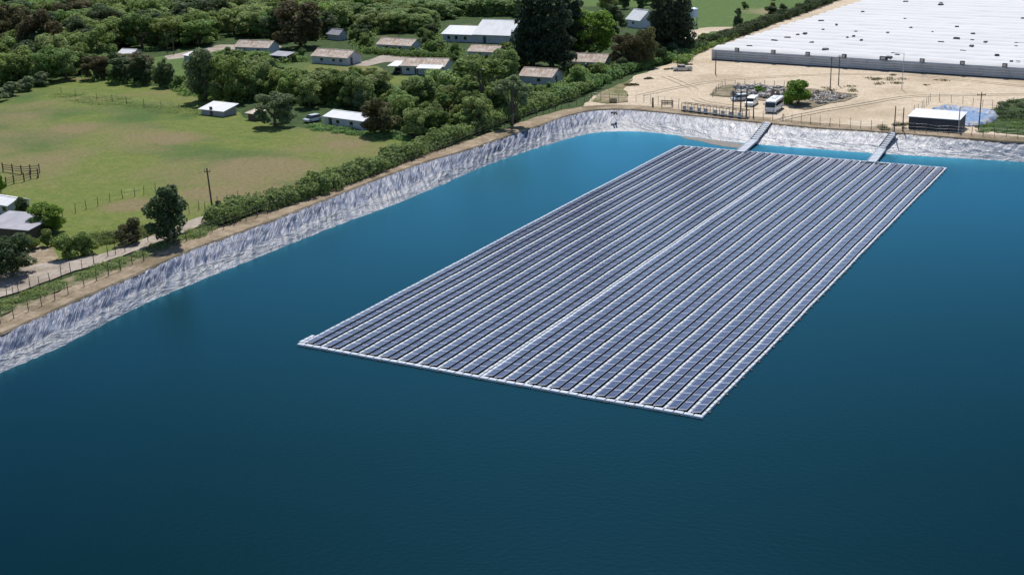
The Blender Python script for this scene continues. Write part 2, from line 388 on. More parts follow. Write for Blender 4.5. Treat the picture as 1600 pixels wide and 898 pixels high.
# bank earth: a band outside the crest, ~5 m wide, following it
def band(name, path, d0, d1, m, z, amp0=0, amp1=.8, seed=0):
    a, b = [], []
    for i, p in enumerate(path):
        t = (path[min(i+1, len(path)-1)]-path[max(i-1, 0)]); t.z = 0; t.normalize(); n = Vector((-t.y, t.x, 0))
        q = p*.2+Vector((seed*5.3, 0, 0)); w = noise.noise(q)+.5*noise.noise(q*3.3)
        a.append(p+n*(d0+amp0*w)); b.append(p+n*(d1+amp1*w))
    mb = MB()
    for i in range(len(path)-1):
        mb.face([(v.x, v.y, z) for v in (a[i], b[i], b[i+1], a[i+1])][::-1])
    if name == 'bank_path':
        for i in range(len(path)-1): mb.face([(a[i].x, a[i].y, z), (a[i+1].x, a[i+1].y, z), (path[i+1].x+(a[i+1].x-b[i+1].x)*.06, path[i+1].y+(a[i+1].y-b[i+1].y)*.06, GZ-.12), (path[i].x+(a[i].x-b[i].x)*.06, path[i].y+(a[i].y-b[i].y)*.06, GZ-.12)])
    o = mb.build(name, m); o['kind'] = 'structure'; return o
yard_px = [(915,166),(925,152),(962,136),(1000,117),(1052,97),(1110,76),(1200,40),(1360,-40),(2000,-40),(1960,230)]
yp = [at(x, y) for x, y in yard_px]
ic = min(range(len(crest)), key=lambda i: (crest[i]-at(1900, 246)).length); ia = min(range(len(crest)), key=lambda i: (crest[i]-at(915, 172)).length)
lift[0] += .012
fill_poly('sand_yard', [rough_edge(yp, 1., seed=8, closed=False)+[crest[i]+Vector((0, 0, 0)) for i in range(ic, ia, -6)]], sandm, z=GZ+lift[0])
band('bank_path', crest[::3], -.05, 4.6, earthm, GZ+.16, 0, .9, 3)
sheet('road', [(-200,500),(-60,452),(0,431),(45,418),(100,407),(160,397),(200,384),(235,371),(250,363),(285,352),(310,342),(345,327),(366,319),(372,321),(352,338),(320,352),(290,364),(262,374),(225,388),(180,404),(120,424),(60,447),(0,466),(-60,485),(-200,530)], roadm, .7, z=GZ+.19, seed=9)
sheet('bare_yard', [(0,408),(40,385),(80,388),(90,408),(50,420),(0,432)], earthm, .8, z=GZ+.175, seed=10)
sheet('rough_verge', [(1535,176),(1580,160),(1640,150),(1720,170),(1720,236),(1600,213),(1545,207),(1520,200)], under, 1.3, z=GZ+.2, seed=11)
sheet('dry_verge', [(925,160),(932,150),(965,135),(990,124),(975,140),(985,150),(975,160),(950,163)], ground_mat('dry_verge_grass', (.2, .17, .1), (.27, .22, .14), (.13, .14, .06), [], .2, .5, .6), 1., z=GZ+.205, seed=12)
sheet('roadside_verge', [(0,472),(60,452),(120,430),(180,410),(240,388),(300,364),(340,350),(335,362),(290,380),(235,402),(170,428),(100,455),(40,478),(0,492)], ground_mat('verge_grass', (.1, .12, .045), (.19, .165, .1), (.25, .21, .15), [], .25, .5, .62), .8, z=GZ+.18, seed=13)

trackm = mat('sand_compacted', (.47, .39, .29), .95, spec=.1, col2=(.545, .46, .355), nscale=.5)
def tracks(path, off, w, z):
    P = smoothpl(resample([at(x, y) for x, y in path], 60), 30)
    for s_ in (-off, off): band('tyre_track', P, s_-w/2, s_+w/2, trackm, z, .25, .25, int(abs(off)*10))
tracks([(1000,150),(1100,128),(1250,118),(1400,115),(1620,138)], .9, .35, GZ+.195)
tracks([(1210,190),(1260,178),(1340,165),(1420,150),(1640,148)], .9, .4, GZ+.195)
tracks([(1040,120),(1090,140),(1085,158),(1180,172)], .9, .35, GZ+.197)

# ------------------------------------------------------------------ water
wm = bpy.data.materials.new('reservoir_water'); wm.use_nodes = True; nt = wm.node_tree; nt.nodes.clear()
mo = nt.nodes.new('ShaderNodeOutputMaterial'); df = nt.nodes.new('ShaderNodeBsdfDiffuse'); gs = nt.nodes.new('ShaderNodeBsdfGlossy'); fz = nt.nodes.new('ShaderNodeFresnel'); ms = nt.nodes.new('ShaderNodeMixShader')
gs.inputs['Roughness'].default_value = .3; gs.inputs['Color'].default_value = (.14, .56, .84, 1); fz.inputs['IOR'].default_value = 1.45
geo = nt.nodes.new('ShaderNodeNewGeometry')
mp = nt.nodes.new('ShaderNodeMapping'); mp.inputs['Scale'].default_value = (1, 1.5, 1); mp.inputs['Rotation'].default_value = (0, 0, .5); nt.links.new(geo.outputs['Position'], mp.inputs[0])
n1 = nt.nodes.new('ShaderNodeTexNoise'); n1.inputs['Scale'].default_value = 1.4; n1.inputs['Detail'].default_value = 5; nt.links.new(mp.outputs[0], n1.inputs['Vector'])
bp = nt.nodes.new('ShaderNodeBump'); bp.inputs['Strength'].default_value = .6; bp.inputs['Distance'].default_value = .03
nt.links.new(n1.outputs[0], bp.inputs['Height']); nt.links.new(bp.outputs[0], gs.inputs['Normal'])
n2 = nt.nodes.new('ShaderNodeTexNoise'); n2.inputs['Scale'].default_value = .018; n2.inputs['Detail'].default_value = 3; nt.links.new(mp.outputs[0], n2.inputs['Vector'])
mx = nt.nodes.new('ShaderNodeMix'); mx.data_type = 'RGBA'; mx.inputs[6].default_value = (.0006, .0095, .011, 1); mx.inputs[7].default_value = (.0008, .0105, .0175, 1)
mr = nt.nodes.new('ShaderNodeMapRange'); mr.inputs[1].default_value = .35; mr.inputs[2].default_value = .65; nt.links.new(n2.outputs[0], mr.inputs[0]); nt.links.new(mr.outputs[0], mx.inputs[0]); nt.links.new(mx.outputs[2], df.inputs['Color'])
pw = nt.nodes.new('ShaderNodeMath'); pw.operation = 'POWER'; pw.inputs[1].default_value = 2.0; nt.links.new(fz.outputs[0], pw.inputs[0]); ml = nt.nodes.new('ShaderNodeMath'); ml.operation = 'MULTIPLY'; ml.inputs[1].default_value = 3.7; ml.use_clamp = True; nt.links.new(pw.outputs[0], ml.inputs[0]); nt.links.new(ml.outputs[0], ms.inputs[0]); nt.links.new(df.outputs[0], ms.inputs[1]); nt.links.new(gs.outputs[0], ms.inputs[2]); nt.links.new(ms.outputs[0], mo.inputs[0])
# the sheet passes a little under the liner
wout = [w.lerp(c, .12) for w, c in zip(watl, crest)][::4]+closeW
fill_poly('water', [wout], wm, z=0)

# ------------------------------------------------------------------ liner (wrinkled geomembrane)
lm = bpy.data.materials.new('geomembrane'); lm.use_nodes = True; nt = lm.node_tree; b = nt.nodes['Principled BSDF']
b.inputs['Roughness'].default_value = .5; b.inputs['Specular IOR Level'].default_value = .35
uvn = nt.nodes.new('ShaderNodeUVMap'); uvn.uv_map = 'UVMap'
sx = nt.nodes.new('ShaderNodeSeparateXYZ'); nt.links.new(uvn.outputs[0], sx.inputs[0])
def nse(scale, vecscale, det=6, rough=.65):
    m_ = nt.nodes.new('ShaderNodeMapping'); m_.inputs['Scale'].default_value = vecscale; nt.links.new(uvn.outputs[0], m_.inputs[0])
    n = nt.nodes.new('ShaderNodeTexNoise'); n.inputs['Scale'].default_value = scale; n.inputs['Detail'].default_value = det; n.inputs['Roughness'].default_value = rough
    nt.links.new(m_.outputs[0], n.inputs['Vector']); return n.outputs[0]
def rmp(s, lo, hi, a=0, b_=1):
    r = nt.nodes.new('ShaderNodeMapRange'); r.inputs[1].default_value = lo; r.inputs[2].default_value = hi; r.inputs[3].default_value = a; r.inputs[4].default_value = b_; nt.links.new(s, r.inputs[0]); return r.outputs[0]
def mth(op, a, b_):
    n = nt.nodes.new('ShaderNodeMath'); n.operation = op
    for i, q in enumerate((a, b_)):
        if isinstance(q, (int, float)): n.inputs[i].default_value = q
        else: nt.links.new(q, n.inputs[i])
    return n.outputs[0]
def mixc(f, c1, c2):
    x = nt.nodes.new('ShaderNodeMix'); x.data_type = 'RGBA'; nt.links.new(f, x.inputs[0])
    for i, c in ((6, c1), (7, c2)):
        if isinstance(c, tuple): x.inputs[i].default_value = (*c, 1)
        else: nt.links.new(c, x.inputs[i])
    return x.outputs[2]
# uv.x metres along the bank, uv.y 0 at the water .. 1 at the crest (x6 = metres)
edge = mth('ADD', mth('MULTIPLY', sx.outputs[1], 1/6.), mth('MULTIPLY', mth('SUBTRACT', nse(.25, (1, 1, 1)), .5), .35))
silt = rmp(edge, .46, .36)                 # pale dried silt on the lower part
right_side = rmp(sx.outputs[0], 0, 1)      # set below from the corner position
base = mixc(rmp(nse(.8, (1, .35, 1)), .35, .65), (.04, .057, .115), (.085, .112, .19))
base = mixc(rmp(nse(1.3, (1, .3, 1), 8, .8), .60, .66), base, (.45, .49, .58))     # creased white highlights painted into the colour
base = mixc(silt, base, mixc(rmp(nse(1.1, (1, .8, 1), 8, .75), .35, .68), (.12, .135, .17), (.26, .27, .295)))
LINER_BASE = base
# crisp oblique folds: ridged noise, running down the slope above and along the bank below
def ridged(rot, vecscale, scale, det=3, dist=.6):
    m0 = nt.nodes.new('ShaderNodeMapping'); m0.inputs['Rotation'].default_value = (0, 0, rot); nt.links.new(uvn.outputs[0], m0.inputs[0])
    m_ = nt.nodes.new('ShaderNodeMapping'); m_.inputs['Scale'].default_value = vecscale; nt.links.new(m0.outputs[0], m_.inputs[0])
    n = nt.nodes.new('ShaderNodeTexNoise'); n.inputs['Scale'].default_value = scale; n.inputs['Detail'].default_value = det; n.inputs['Distortion'].default_value = dist
    nt.links.new(m_.outputs[0], n.inputs['Vector'])
    return mth('SUBTRACT', 1, mth('ABSOLUTE', mth('MULTIPLY', mth('SUBTRACT', n.outputs[0], .5), 5), 0))
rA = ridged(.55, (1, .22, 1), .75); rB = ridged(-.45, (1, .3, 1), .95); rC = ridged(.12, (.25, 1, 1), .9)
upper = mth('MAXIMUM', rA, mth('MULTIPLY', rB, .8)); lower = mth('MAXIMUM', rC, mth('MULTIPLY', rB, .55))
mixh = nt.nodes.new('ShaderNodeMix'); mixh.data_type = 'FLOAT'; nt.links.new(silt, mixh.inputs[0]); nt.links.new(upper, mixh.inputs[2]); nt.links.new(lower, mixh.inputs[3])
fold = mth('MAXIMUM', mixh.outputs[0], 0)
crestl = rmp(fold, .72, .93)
base = mixc(mth('MULTIPLY', crestl, .4), base, (.32, .35, .43)); base = mixc(mth('MULTIPLY', rmp(fold, .35, .1), .45), base, (.05, .065, .12))  # highlights painted along the fold crests, darker tone between the folds
hgt = mth('ADD', mth('MULTIPLY', fold, .45), mth('MULTIPLY', nse(2.2, (1, .6, 1), 5, .6), .25))
bp = nt.nodes.new('ShaderNodeBump'); bp.inputs['Strength'].default_value = 1; bp.inputs['Distance'].default_value = .3
nt.links.new(hgt, bp.inputs['Height']); nt.links.new(bp.outputs[0], b.inputs['Normal'])
NT = 22
arc = seglen(crest); cornerarc = arc[min(range(len(crest)), key=lambda i: (crest[i]-at(1010, 173.5)).length)]
rs_ = rmp(sx.outputs[0], cornerarc-8, cornerarc+22)
pale = mixc(rmp(nse(1.0, (1, .4, 1), 8, .7), .36, .6), (.25, .27, .32), (.50, .50, .515))
pale = mixc(rmp(nse(.45, (1, .3, 1), 8, .75), .63, .67), pale, (.13, .15, .2))
topb = rmp(edge, .82, .95); pale = mixc(topb, pale, (.20, .20, .22))
base = mixc(rs_, base, pale)
sfr = mth('FRACT', mth('MULTIPLY', mth('ADD', mth('ADD', sx.outputs[0], mth('MULTIPLY', sx.outputs[1], .45)), mth('MULTIPLY', nse(.12, (1, 1, 1)), 14)), 1/6.3), 0)
seam = mth('MULTIPLY', mth('LESS_THAN', sfr, .035), mth('LESS_THAN', nse(.3, (1, 1, 1), 2), .56))
base = mixc(mth('MULTIPLY', seam, .75), base, (.07, .085, .13))
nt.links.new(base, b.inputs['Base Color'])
verts = []; uvs = []; faces = []
for i, (c, w) in enumerate(zip(crest, watl)):
    bot = w+(w-c)*.22
    t_ = crest[min(i+1, len(crest)-1)]-crest[max(i-1, 0)]; t_.normalize(); nrm = Vector((t_.y, -t_.x, 0)); nrm = (nrm+Vector((0, 0, 1.8))).normalized()
    rg_ = 1.0 if arc[i] < cornerarc else .6
    for j in range(NT):
        k = j/(NT-1); p = bot.lerp(c, k)
        s_ = arc[i]; q = Vector((s_*.55, k*1.6, 0))
        skew = Vector((s_*.55+k*1.2, k*1.3, 5))
        rid = 1-abs(noise.noise(skew))*2.2; rid2 = 1-abs(noise.noise(Vector((s_*1.15-k*.8, k*3, 9))))*2.5
        low = noise.noise(Vector((s_*.8, k*9, 2)))
        env = min(1, (1-k)*9)*min(1, .22+abs(k-.18)*3.2)
        d = (max(0, rid)**3*.34*(1+1.5*noise.noise(Vector((s_*.12, 3, 3))))+max(0, rid2)**2*.13+low*.10+noise.noise(Vector((s_*1.3+k*2, k*5, 4)))*.12+noise.noise(Vector((s_*.35+k*2, k*5, 14)))*.16)*env*rg_
        p = p+nrm*d
        # bottom third hangs looser in rolls parallel to the water
        verts.append(p); uvs.append((s_, (k-.18)/.82*6))
for i in range(len(crest)-1):
    for j in range(NT-1):
        a = i*NT+j; faces.append((a, a+NT, a+NT+1, a+1))
me = bpy.data.meshes.new('liner'); me.from_pydata([tuple(v) for v in verts], [], faces); me.materials.append(lm)
ul = me.uv_layers.new(name='UVMap'); li = np.empty(len(me.loops), dtype=np.int32); me.loops.foreach_get('vertex_index', li)
ul.data.foreach_set('uv', np.array(uvs, dtype=np.float32)[li].ravel()); me.polygons.foreach_set('use_smooth', [True]*len(me.polygons)); me.update()
link('bank_liner', me)['kind'] = 'structure'
mb = MB()
P_ = [crest[-1]]+closeC+[crest[0]]; W_ = [watl[-1]]+closeW+[watl[0]]
for i in range(3): mb.face([P_[i], P_[i+1], W_[i+1], W_[i]])
mb.build('near_bank', earthm)['kind'] = 'structure'
# dark silt shoal left of the first gangway
bpts = [at(x, y, .03) for x, y in [(1062,213),(1090,215),(1130,220),(1168,226),(1176,231),(1160,233),(1130,229),(1095,221),(1070,217)]]
fill_poly('silt_shoal', [rough_edge(bpts, .5, .5, 4)], mat('wet_silt', (.055, .048, .042), .6, col2=(.11, .10, .09), nscale=1.2), z=.025)

# ------------------------------------------------------------------ floating solar array
O = at(466, 541, 0); B_ = at(1096, 655, 0); u = (B_-O); AW = 52.75; u.normalize(); AL = 126.8
ang = math.atan2(u.y, u.x)
arr = empty('floating_solar_array', O, ang, 'long rectangular floating solar array of dark blue panel rows and pale walkways on the reservoir', 'solar array')
walkm = mat('float_plastic', (.50, .54, .60), .7, spec=.2, col2=(.40, .44, .50), nscale=1.4)
floatdark = mat('float_shade_grey', (.03, .032, .04), .7)  # shade beneath the panels is put into this dark float colour
framem = mat('panel_frame', (.42, .45, .52), .35, .5)
pm = bpy.data.materials.new('solar_glass'); pm.use_nodes = True; nt = pm.node_tree; b = nt.nodes['Principled BSDF']
b.inputs['Roughness'].default_value = .22; b.inputs['IOR'].default_value = 1.42; b.inputs['Coat Weight'].default_value = .0; b.inputs['Coat Roughness'].default_value = .05
uvn = nt.nodes.new('ShaderNodeUVMap'); uvn.uv_map = 'UVMap'
sx = nt.nodes.new('ShaderNodeSeparateXYZ'); nt.links.new(uvn.outputs[0], sx.inputs[0])
def mth2(op, a, b_=0):
    n = nt.nodes.new('ShaderNodeMath'); n.operation = op
    for i, q in enumerate((a, b_)):
        if isinstance(q, (int, float)): n.inputs[i].default_value = q
        else: nt.links.new(q, n.inputs[i])
    return n.outputs[0]
gx = mth2('LESS_THAN', mth2('FRACT', mth2('MULTIPLY', sx.outputs[0], 12)), .09)
gy = mth2('LESS_THAN', mth2('FRACT', mth2('MULTIPLY', sx.outputs[1], 6)), .08)
gm = mth2('LESS_THAN', mth2('ABSOLUTE', mth2('SUBTRACT', sx.outputs[0], .5)), .014)
grid = mth2('MAXIMUM', mth2('MULTIPLY', mth2('MAXIMUM', gx, gy), .25), gm)
uv2 = nt.nodes.new('ShaderNodeUVMap'); uv2.uv_map = 'Tone'
s2 = nt.nodes.new('ShaderNodeSeparateXYZ'); nt.links.new(uv2.outputs[0], s2.inputs[0])
x0 = nt.nodes.new('ShaderNodeMix'); x0.data_type = 'RGBA'; nt.links.new(s2.outputs[0], x0.inputs[0]); x0.inputs[6].default_value = (.026, .036, .092, 1); x0.inputs[7].default_value = (.046, .060, .135, 1)
x = nt.nodes.new('ShaderNodeMix'); x.data_type = 'RGBA'; nt.links.new(grid, x.inputs[0]); nt.links.new(x0.outputs[2], x.inputs[6]); x.inputs[7].default_value = (.16, .18, .26, 1)
nt.links.new(x.outputs[2], b.inputs['Base Color'])
fr = [0.0607, 0.1149, 0.1647, 0.2208, 0.2743, 0.3269, 0.3786, 0.4296, 0.483, 0.4926, 0.5497, 0.6058, 0.6563, 0.7075, 0.7565, 0.8104, 0.8606, 0.9127, 0.9681]
# regular module: 18 double rows and a single one; double walkway after the ninth
WK = .33; DB = 2.43; SG = 1.24
xw = [0.0]; xx = WK
rows = []
for i in range(18):
    rows.append(xx+.10); rows.append(xx+.10+1.16); xx += DB
    xw.append(xx); xx += WK
    if i == 8: xx += .14; xw.append(xx); xx += WK-.07
rows.append(xx+.08); xx += SG; xw.append(xx); xx += WK
SX = AW/xx
rows = [r*SX for r in rows]; xw = [v*SX for v in xw]; WKs = WK*SX
PD = 1.03*SX; PL = 2.262; NP = 55; Y0 = .75; TILT = R(9)
TY = (AL-Y0-.62)/NP
def walkway(x0, x1, y0, y1, name='walkway', lbl=None, segs=None, along='y'):
    mb = MB(); n = segs or max(1, int(round(((y1-y0) if along == 'y' else (x1-x0))/1.13)))
    for i in range(n):
        jit = random.uniform(-.018, .018); dz = random.uniform(-.012, .012)
        if along == 'y':
            a = y0+(y1-y0)*i/n; d = (y1-y0)/n; mb.box(((x0+x1)/2+jit, a+d/2, .14+dz), ((x1-x0)*random.uniform(.93, 1.03), d-.07, .22), top=.93)
        else:
            a = x0+(x1-x0)*i/n; d = (x1-x0)/n; mb.box((a+d/2, (y0+y1)/2+jit, .14+dz), (d-.07, (y1-y0)*random.uniform(.95, 1.03), .22), top=.93)
    o = mb.build(name, walkm, arr)
    return o
for i, x in enumerate(xw): walkway(x, x+WKs, .62, AL-.58)
walkway(-.35, AW+.05, 0, .6, along='x'); walkway(-.05, AW+.05, AL-.55, AL, along='x')
walkway(-.62, -.12, .75, 3.6)          # short outrigger float at the near left corner
def panel_quads(x, y, glass, frame, tone):
    c, s = math.cos(TILT), math.sin(TILT); z0 = .27
    L_ = PL-.07; D_ = PD
    def P(a, h): return (x+a*c, h, z0+a*s)
    y0, y1 = y+.04, y+.04+L_; f = .045
    glass.append(([(*P(f, 0)[:1], y0+f, P(f, 0)[2]+.002), (P(D_-f, 0)[0], y0+f, P(D_-f, 0)[2]+.002), (P(D_-f, 0)[0], y1-f, P(D_-f, 0)[2]+.002), (P(f, 0)[0], y1-f, P(f, 0)[2]+.002)], tone))
    for (a0, a1, b0, b1) in ((0, f, y0, y1), (D_-f, D_, y0, y1), (f, D_-f, y0, y0+f), (f, D_-f, y1-f, y1)):
        frame.append([P(a0, b0), P(a1, b0), P(a1, b1), P(a0, b1)])
    th = .04   # frame sides
    for q in (((0, y0), (D_, y0)), ((D_, y0), (D_, y1)), ((D_, y1), (0, y1)), ((0, y1), (0, y0))):
        a, b2 = P(*q[0]), P(*q[1]); frame.append([(a[0], a[1], a[2]-th), (b2[0], b2[1], b2[2]-th), b2, a])
def panels_mesh(name, lst):
    gl, frm = [], []
    for (x, y, tone) in lst: panel_quads(x, y, gl, frm, tone)
    me = bpy.data.meshes.new(name); V = [p for g, t in gl for p in g]+[p for g in frm for p in g]
    me.from_pydata(V, [], [[4*i, 4*i+1, 4*i+2, 4*i+3] for i in range(len(gl)+len(frm))])
    me.materials.append(pm); me.materials.append(framem)
    me.polygons.foreach_set('material_index', [0]*len(gl)+[1]*len(frm))
    uva = np.zeros((len(V), 2), np.float32); ton = np.zeros((len(V), 2), np.float32)
    for i, (g, t) in enumerate(gl):
        uva[4*i:4*i+4] = [(0, 0), (0, 1), (1, 1), (1, 0)]; ton[4*i:4*i+4, 0] = t
    for nm, ar in (('UVMap', uva), ('Tone', ton)):
        l = me.uv_layers.new(name=nm); l.data.foreach_set('uv', ar.ravel())
    me.update(); return me
allp = []
for r, x in enumerate(rows):
    for j in range(NP):
        if j == NP-1 and r in (26, 27, 28, 29): continue
        allp.append((x, Y0+.1+j*TY, random.random()*.6+.4*random.random()))
cosA, sinA = math.cos(ang), math.sin(ang)
def wd(p):
    X = O.x+p[0]*cosA-p[1]*sinA; Y = O.y+p[0]*sinA+p[1]*cosA; return X*X+Y*Y
allp.sort(key=wd)
for p in allp[:100]: link('solar_panel', panels_mesh('solar_panel', [p]), arr)
o = link('solar_panel', panels_mesh('solar_panel_rest', allp[100:]), arr); o['kind'] = 'stuff'
fb = MB()
for x in rows: fb.box((x+PD*.5, AL/2, .08), (PD*.7, AL-1.6, .16))
fb.build('support_float', floatdark, arr)
cf = MB()
for i in range(0, len(rows)):
    for j in range(0, NP+1):
        y = Y0+.1+j*TY; x = rows[i]; c, s = math.cos(TILT), math.sin(TILT)
        cf.face([(x+.02, y-.045, .265), (x+PD*c, y-.045, .265+PD*s-.012), (x+PD*c, y+.075, .265+PD*s-.012), (x+.02, y+.075, .265)])
cf.build('panel_clamp_bar', mat('clamp_bar', (.5, .53, .6), .5, .2), arr)['kind'] = 'stuff'
mk = MB()
for i in range(46):
    y = 2+i*(AL-4)/45; mk.box((AW+.12, y, .06), (.22, random.uniform(.25, .5), .1), rz=random.uniform(-.3, .3))
for i in range(19): mk.box((2.7*i+1.4+random.uniform(-.2, .2), -.08, .06), (.5, .14, .09))
mk.build('mooring_bracket', black, arr)['kind'] = 'stuff'

for ch in arr.children:      # the raft drifts a little out of true
    n = len(ch.data.vertices); co_ = np.empty(n*3, np.float32); ch.data.vertices.foreach_get('co', co_); co_ = co_.reshape(-1, 3)
    y_ = co_[:, 1].copy(); x_ = co_[:, 0].copy()
    co_[:, 0] += .09*np.sin(y_*.055+.6)+.025*np.sin(y_*.21+x_*.05)+.015*np.sin(y_*.5+x_*.9)
    co_[:, 1] += .08*np.sin(x_*.11+1)+.03*np.sin(x_*.43)
    ch.data.vertices.foreach_set('co', co_.ravel()); ch.data.update()
# gangways
def gangway(label, w, pts, nstep):
    a, m_, t_ = pts
    a = at(*a, .3); m_ = at(*m_, .6); t_ = at(*t_, 3.15)
    e = empty('gangway', a, 0, label, 'gangway', 'gangways from the bank to the array')
    a0 = a.copy(); m_ = m_-a0; t_ = t_-a0; a = Vector((0, 0, 0))
    d = (m_-a); h = d.copy(); h.z = 0; h.normalize(); side = Vector((h.y, -h.x, 0))
    rz = math.atan2(h.y, h.x); n1 = max(3, int(d.length/1.1))
    for i in range(n1):
        p = a.lerp(m_, (i+.5)/n1); mb = MB(); mb.box((p.x, p.y, p.z), (d.length/n1-.06, w, .32), rz=rz, top=.95); mb.build('deck_float', walkm, e)
    d2 = t_-m_; h2 = d2.copy(); h2.z = 0; rz2 = math.atan2(h2.y, h2.x); pit = -math.atan2(d2.z, h2.length); h2.normalize(); side2 = Vector((h2.y, -h2.x, 0))
    for i in range(nstep):
        p = m_.lerp(t_, (i+.5)/nstep); mb = MB(); mb.box((p.x, p.y, p.z+.14), (d2.length/nstep*.72, w*.8, .22), rz=rz2, ry=pit); mb.build('step_float', walkm, e)
    dark = MB(); p0 = m_+Vector((0, 0, -.02)); p1 = t_+Vector((0, 0, -.02)); mid = (p0+p1)/2
    dark.box((mid.x, mid.y, mid.z), (d2.length, w*.98, .06), rz=rz2, ry=pit); dark.build('underlay', mat('gangway_grey', (.5,.52,.56), .8, spec=.2), e)
    for sgn in (-1, 1):
        r = MB(); ps = [a+side*sgn*w*.5+Vector((0, 0, .25)), m_+side*sgn*w*.5+Vector((0, 0, .28)), t_+side2*sgn*w*.47+Vector((0, 0, .22))]
        for q0, q1 in zip(ps, ps[1:]): r.tube(q0, q1, .06)
        if sgn < 0 or True:
            n = nstep+2
            for i in range(n):
                p = (m_+side2*sgn*w*.47).lerp(t_+side2*sgn*w*.47, (i+.5)/n); r.box((p.x, p.y, p.z+.22), (.3, .24, .28), rz=rz2, ry=pit, mi=1)
        r.build('side_rail', [walkm, black], e)
    return e
gangway('left pale gangway of floats climbing the silver bank below the white bus', 1.75, ((1157, 238), (1179, 219), (1200, 192)), 9)
gangway('right pale gangway of floats climbing the silver bank left of the long dark shed', 1.65, ((1362, 254), (1378, 233), (1397, 208)), 8)

# ------------------------------------------------------------------ houses
def house(name, label, A, Bp, depth, wallh, rise, roofm, wallm, windows=(), doors=(), over=.5, cat='house', z=GZ, lean=False, extra=None, roofcol=None):
    a, b_ = at(*A), at(*Bp); d = b_-a; L_ = d.length; rz = math.atan2(d.y, d.x)
    if cat in ('house', 'hut', 'cabin', 'shack'): depth *= .86; wallh *= .86; over = min(over, .35)
    e = empty(name, a, rz, label, cat)
    w = MB()
    if lean: prof = [(0, 0), (depth, 0), (depth, wallh+rise), (0, wallh)]
    else: prof = [(0, 0), (depth, 0), (depth, wallh), (depth/2, wallh+rise), (0, wallh)]
    w.prism(prof, 0, L_, axis='x'); w.build('wall', wallm, e)
    r = MB(); t = .09
    def slab(y0, z0, y1, z1):
        r.prism([(y0, z0), (y1, z1), (y1, z1+t), (y0, z0+t)], -over, L_+over, axis='x')
    if lean: k = rise/depth; slab(-over, wallh-k*over+.02, depth+over, wallh+rise+k*over+.02)
    else:
        k = rise/(depth/2); slab(-over, wallh-k*over+.02, depth/2+.03, wallh+rise+.03); slab(depth/2, wallh+rise+.02, depth+over, wallh-k*over+.02)
        r.box((L_/2, depth/2, wallh+rise+.1), (L_+2*over, .35, .06))
    # sheet laps
    rib = MB()
    r.build('roof', roofm, e)
    for (fx, side) in windows:
        f = MB(); g = MB()
        if side == 'f': f.box((fx*L_, -.03, wallh*.58), (1.15, .08, .95)); g.box((fx*L_, -.06, wallh*.58), (.95, .06, .75))
        else: f.box((L_+.03, fx*depth, wallh*.6), (.08, 1.15, .95)); g.box((L_+.06, fx*depth, wallh*.6), (.06, .95, .75))
        fo = f.build('window', white, e); g.build('pane', glass_dark, fo)
    for (fx, side) in doors:
        f = MB()
        if side == 'f': f.box((fx*L_, -.03, 1.0), (.9, .08, 2.0))
        else: f.box((L_+.03, fx*depth, 1.0), (.08, .9, 2.0))
        f.build('door', darkwood, e)
    return e, L_
h, _ = house('cottage', 'white cottage with a tan sheet roof and two dark front windows facing the pasture', (488, 99), (543, 103), 7.2, 2.5, 1.5, tanroof, offwhite, [(.28, 'f'), (.62, 'f'), (.82, 'f')], [(.3, 's')])
h, _ = house('cottage', 'cottage with a pinkish rusty roof half hidden behind trees left of the tall brown tree', (368, 84), (420, 86), 6.8, 2.4, 1.5, tanroof, offwhite, [(.3, 'f'), (.7, 'f')])
h, _ = house('cottage', 'tan-roofed cottage directly left of the big white barn among bushes', (590, 80), (642, 83), 7, 2.4, 1.4, tanroof, offwhite, [(.3, 'f'), (.7, 'f')])
h, l_ = house('farmhouse', 'wide low farmhouse with tan roof and two white awnings, in the middle of the village', (628, 116), (694, 118), 8.5, 2.6, 1.5, tanroof, white, [(.15, 'f'), (.8, 's')], [(.35, 'f')])
aw = MB(); aw.prism([(-3.2, 2.1), (-.3, 2.65), (-.3, 2.72), (-3.2, 2.17)], l_*.45, l_*1.02, axis='x')
for x in (.47, .73, 1.0): aw.tube((l_*x, -3.1, 0), (l_*x, -3.1, 2.1), .05)
aw.build('awning', whiteroof, h)
aw = MB(); aw.prism([(-1.2, 2.15), (4.5, 2.7), (4.5, 2.78), (-1.2, 2.23)], -3.6, -.5, axis='x')
for y in (-1.1, 4.2): aw.tube((-3.5, y, 0), (-3.5, y, 2.2), .06)
aw.build('carport', whiteroof, h)
# barn
h, l_ = house('barn', 'big bright white barn with a low left wing beside the dark conifers', (741, 67), (796, 69), 15, 2.6, 3.4, whiteroof, offwhite, [(.3, 's')], [(.3, 'f')], cat='barn')
mb = MB(); mb.prism([(0, 0), (12, 0), (12, 2.4), (6, 4.1), (0, 2.4)], -10.5, -.01, axis='x'); wg = mb.build('wing_wall', offwhite, h)
mb = MB()
for (y0, z0, y1, z1) in ((-.5, 2.28, 6.02, 4.13), (6, 4.13, 12.5, 2.28)): mb.prism([(y0, z0), (y1, z1), (y1, z1+.09), (y0, z0+.09)], -11, -.02, axis='x')
mb.build('wing_roof', whiteroof, h)
for x in (-8.5, -6, -3): mb = MB(); mb.box((x, -.03, 1.3), (.9, .06, 1.0)); mb.build('window', glass_dark, h)
house('cottage', 'small cottage with a tan and white roof just below the white barn', (732, 91), (776, 93), 7, 2.3, 1.3, tanroof, offwhite, [(.4, 'f')])
house('cottage', 'tan-roofed cottage with an open timber gable next to the hedge', (812, 131), (862, 134), 7.5, 2.4, 1.5, tanroof, offwhite, [(.6, 'f')], [(.4, 's')])
house('cottage', 'tan-roofed cottage behind shrubs between the bright green tree and the hedge', (893, 108), (944, 110), 7.5, 2.4, 1.6, tanroof, offwhite, [(.5, 'f')])
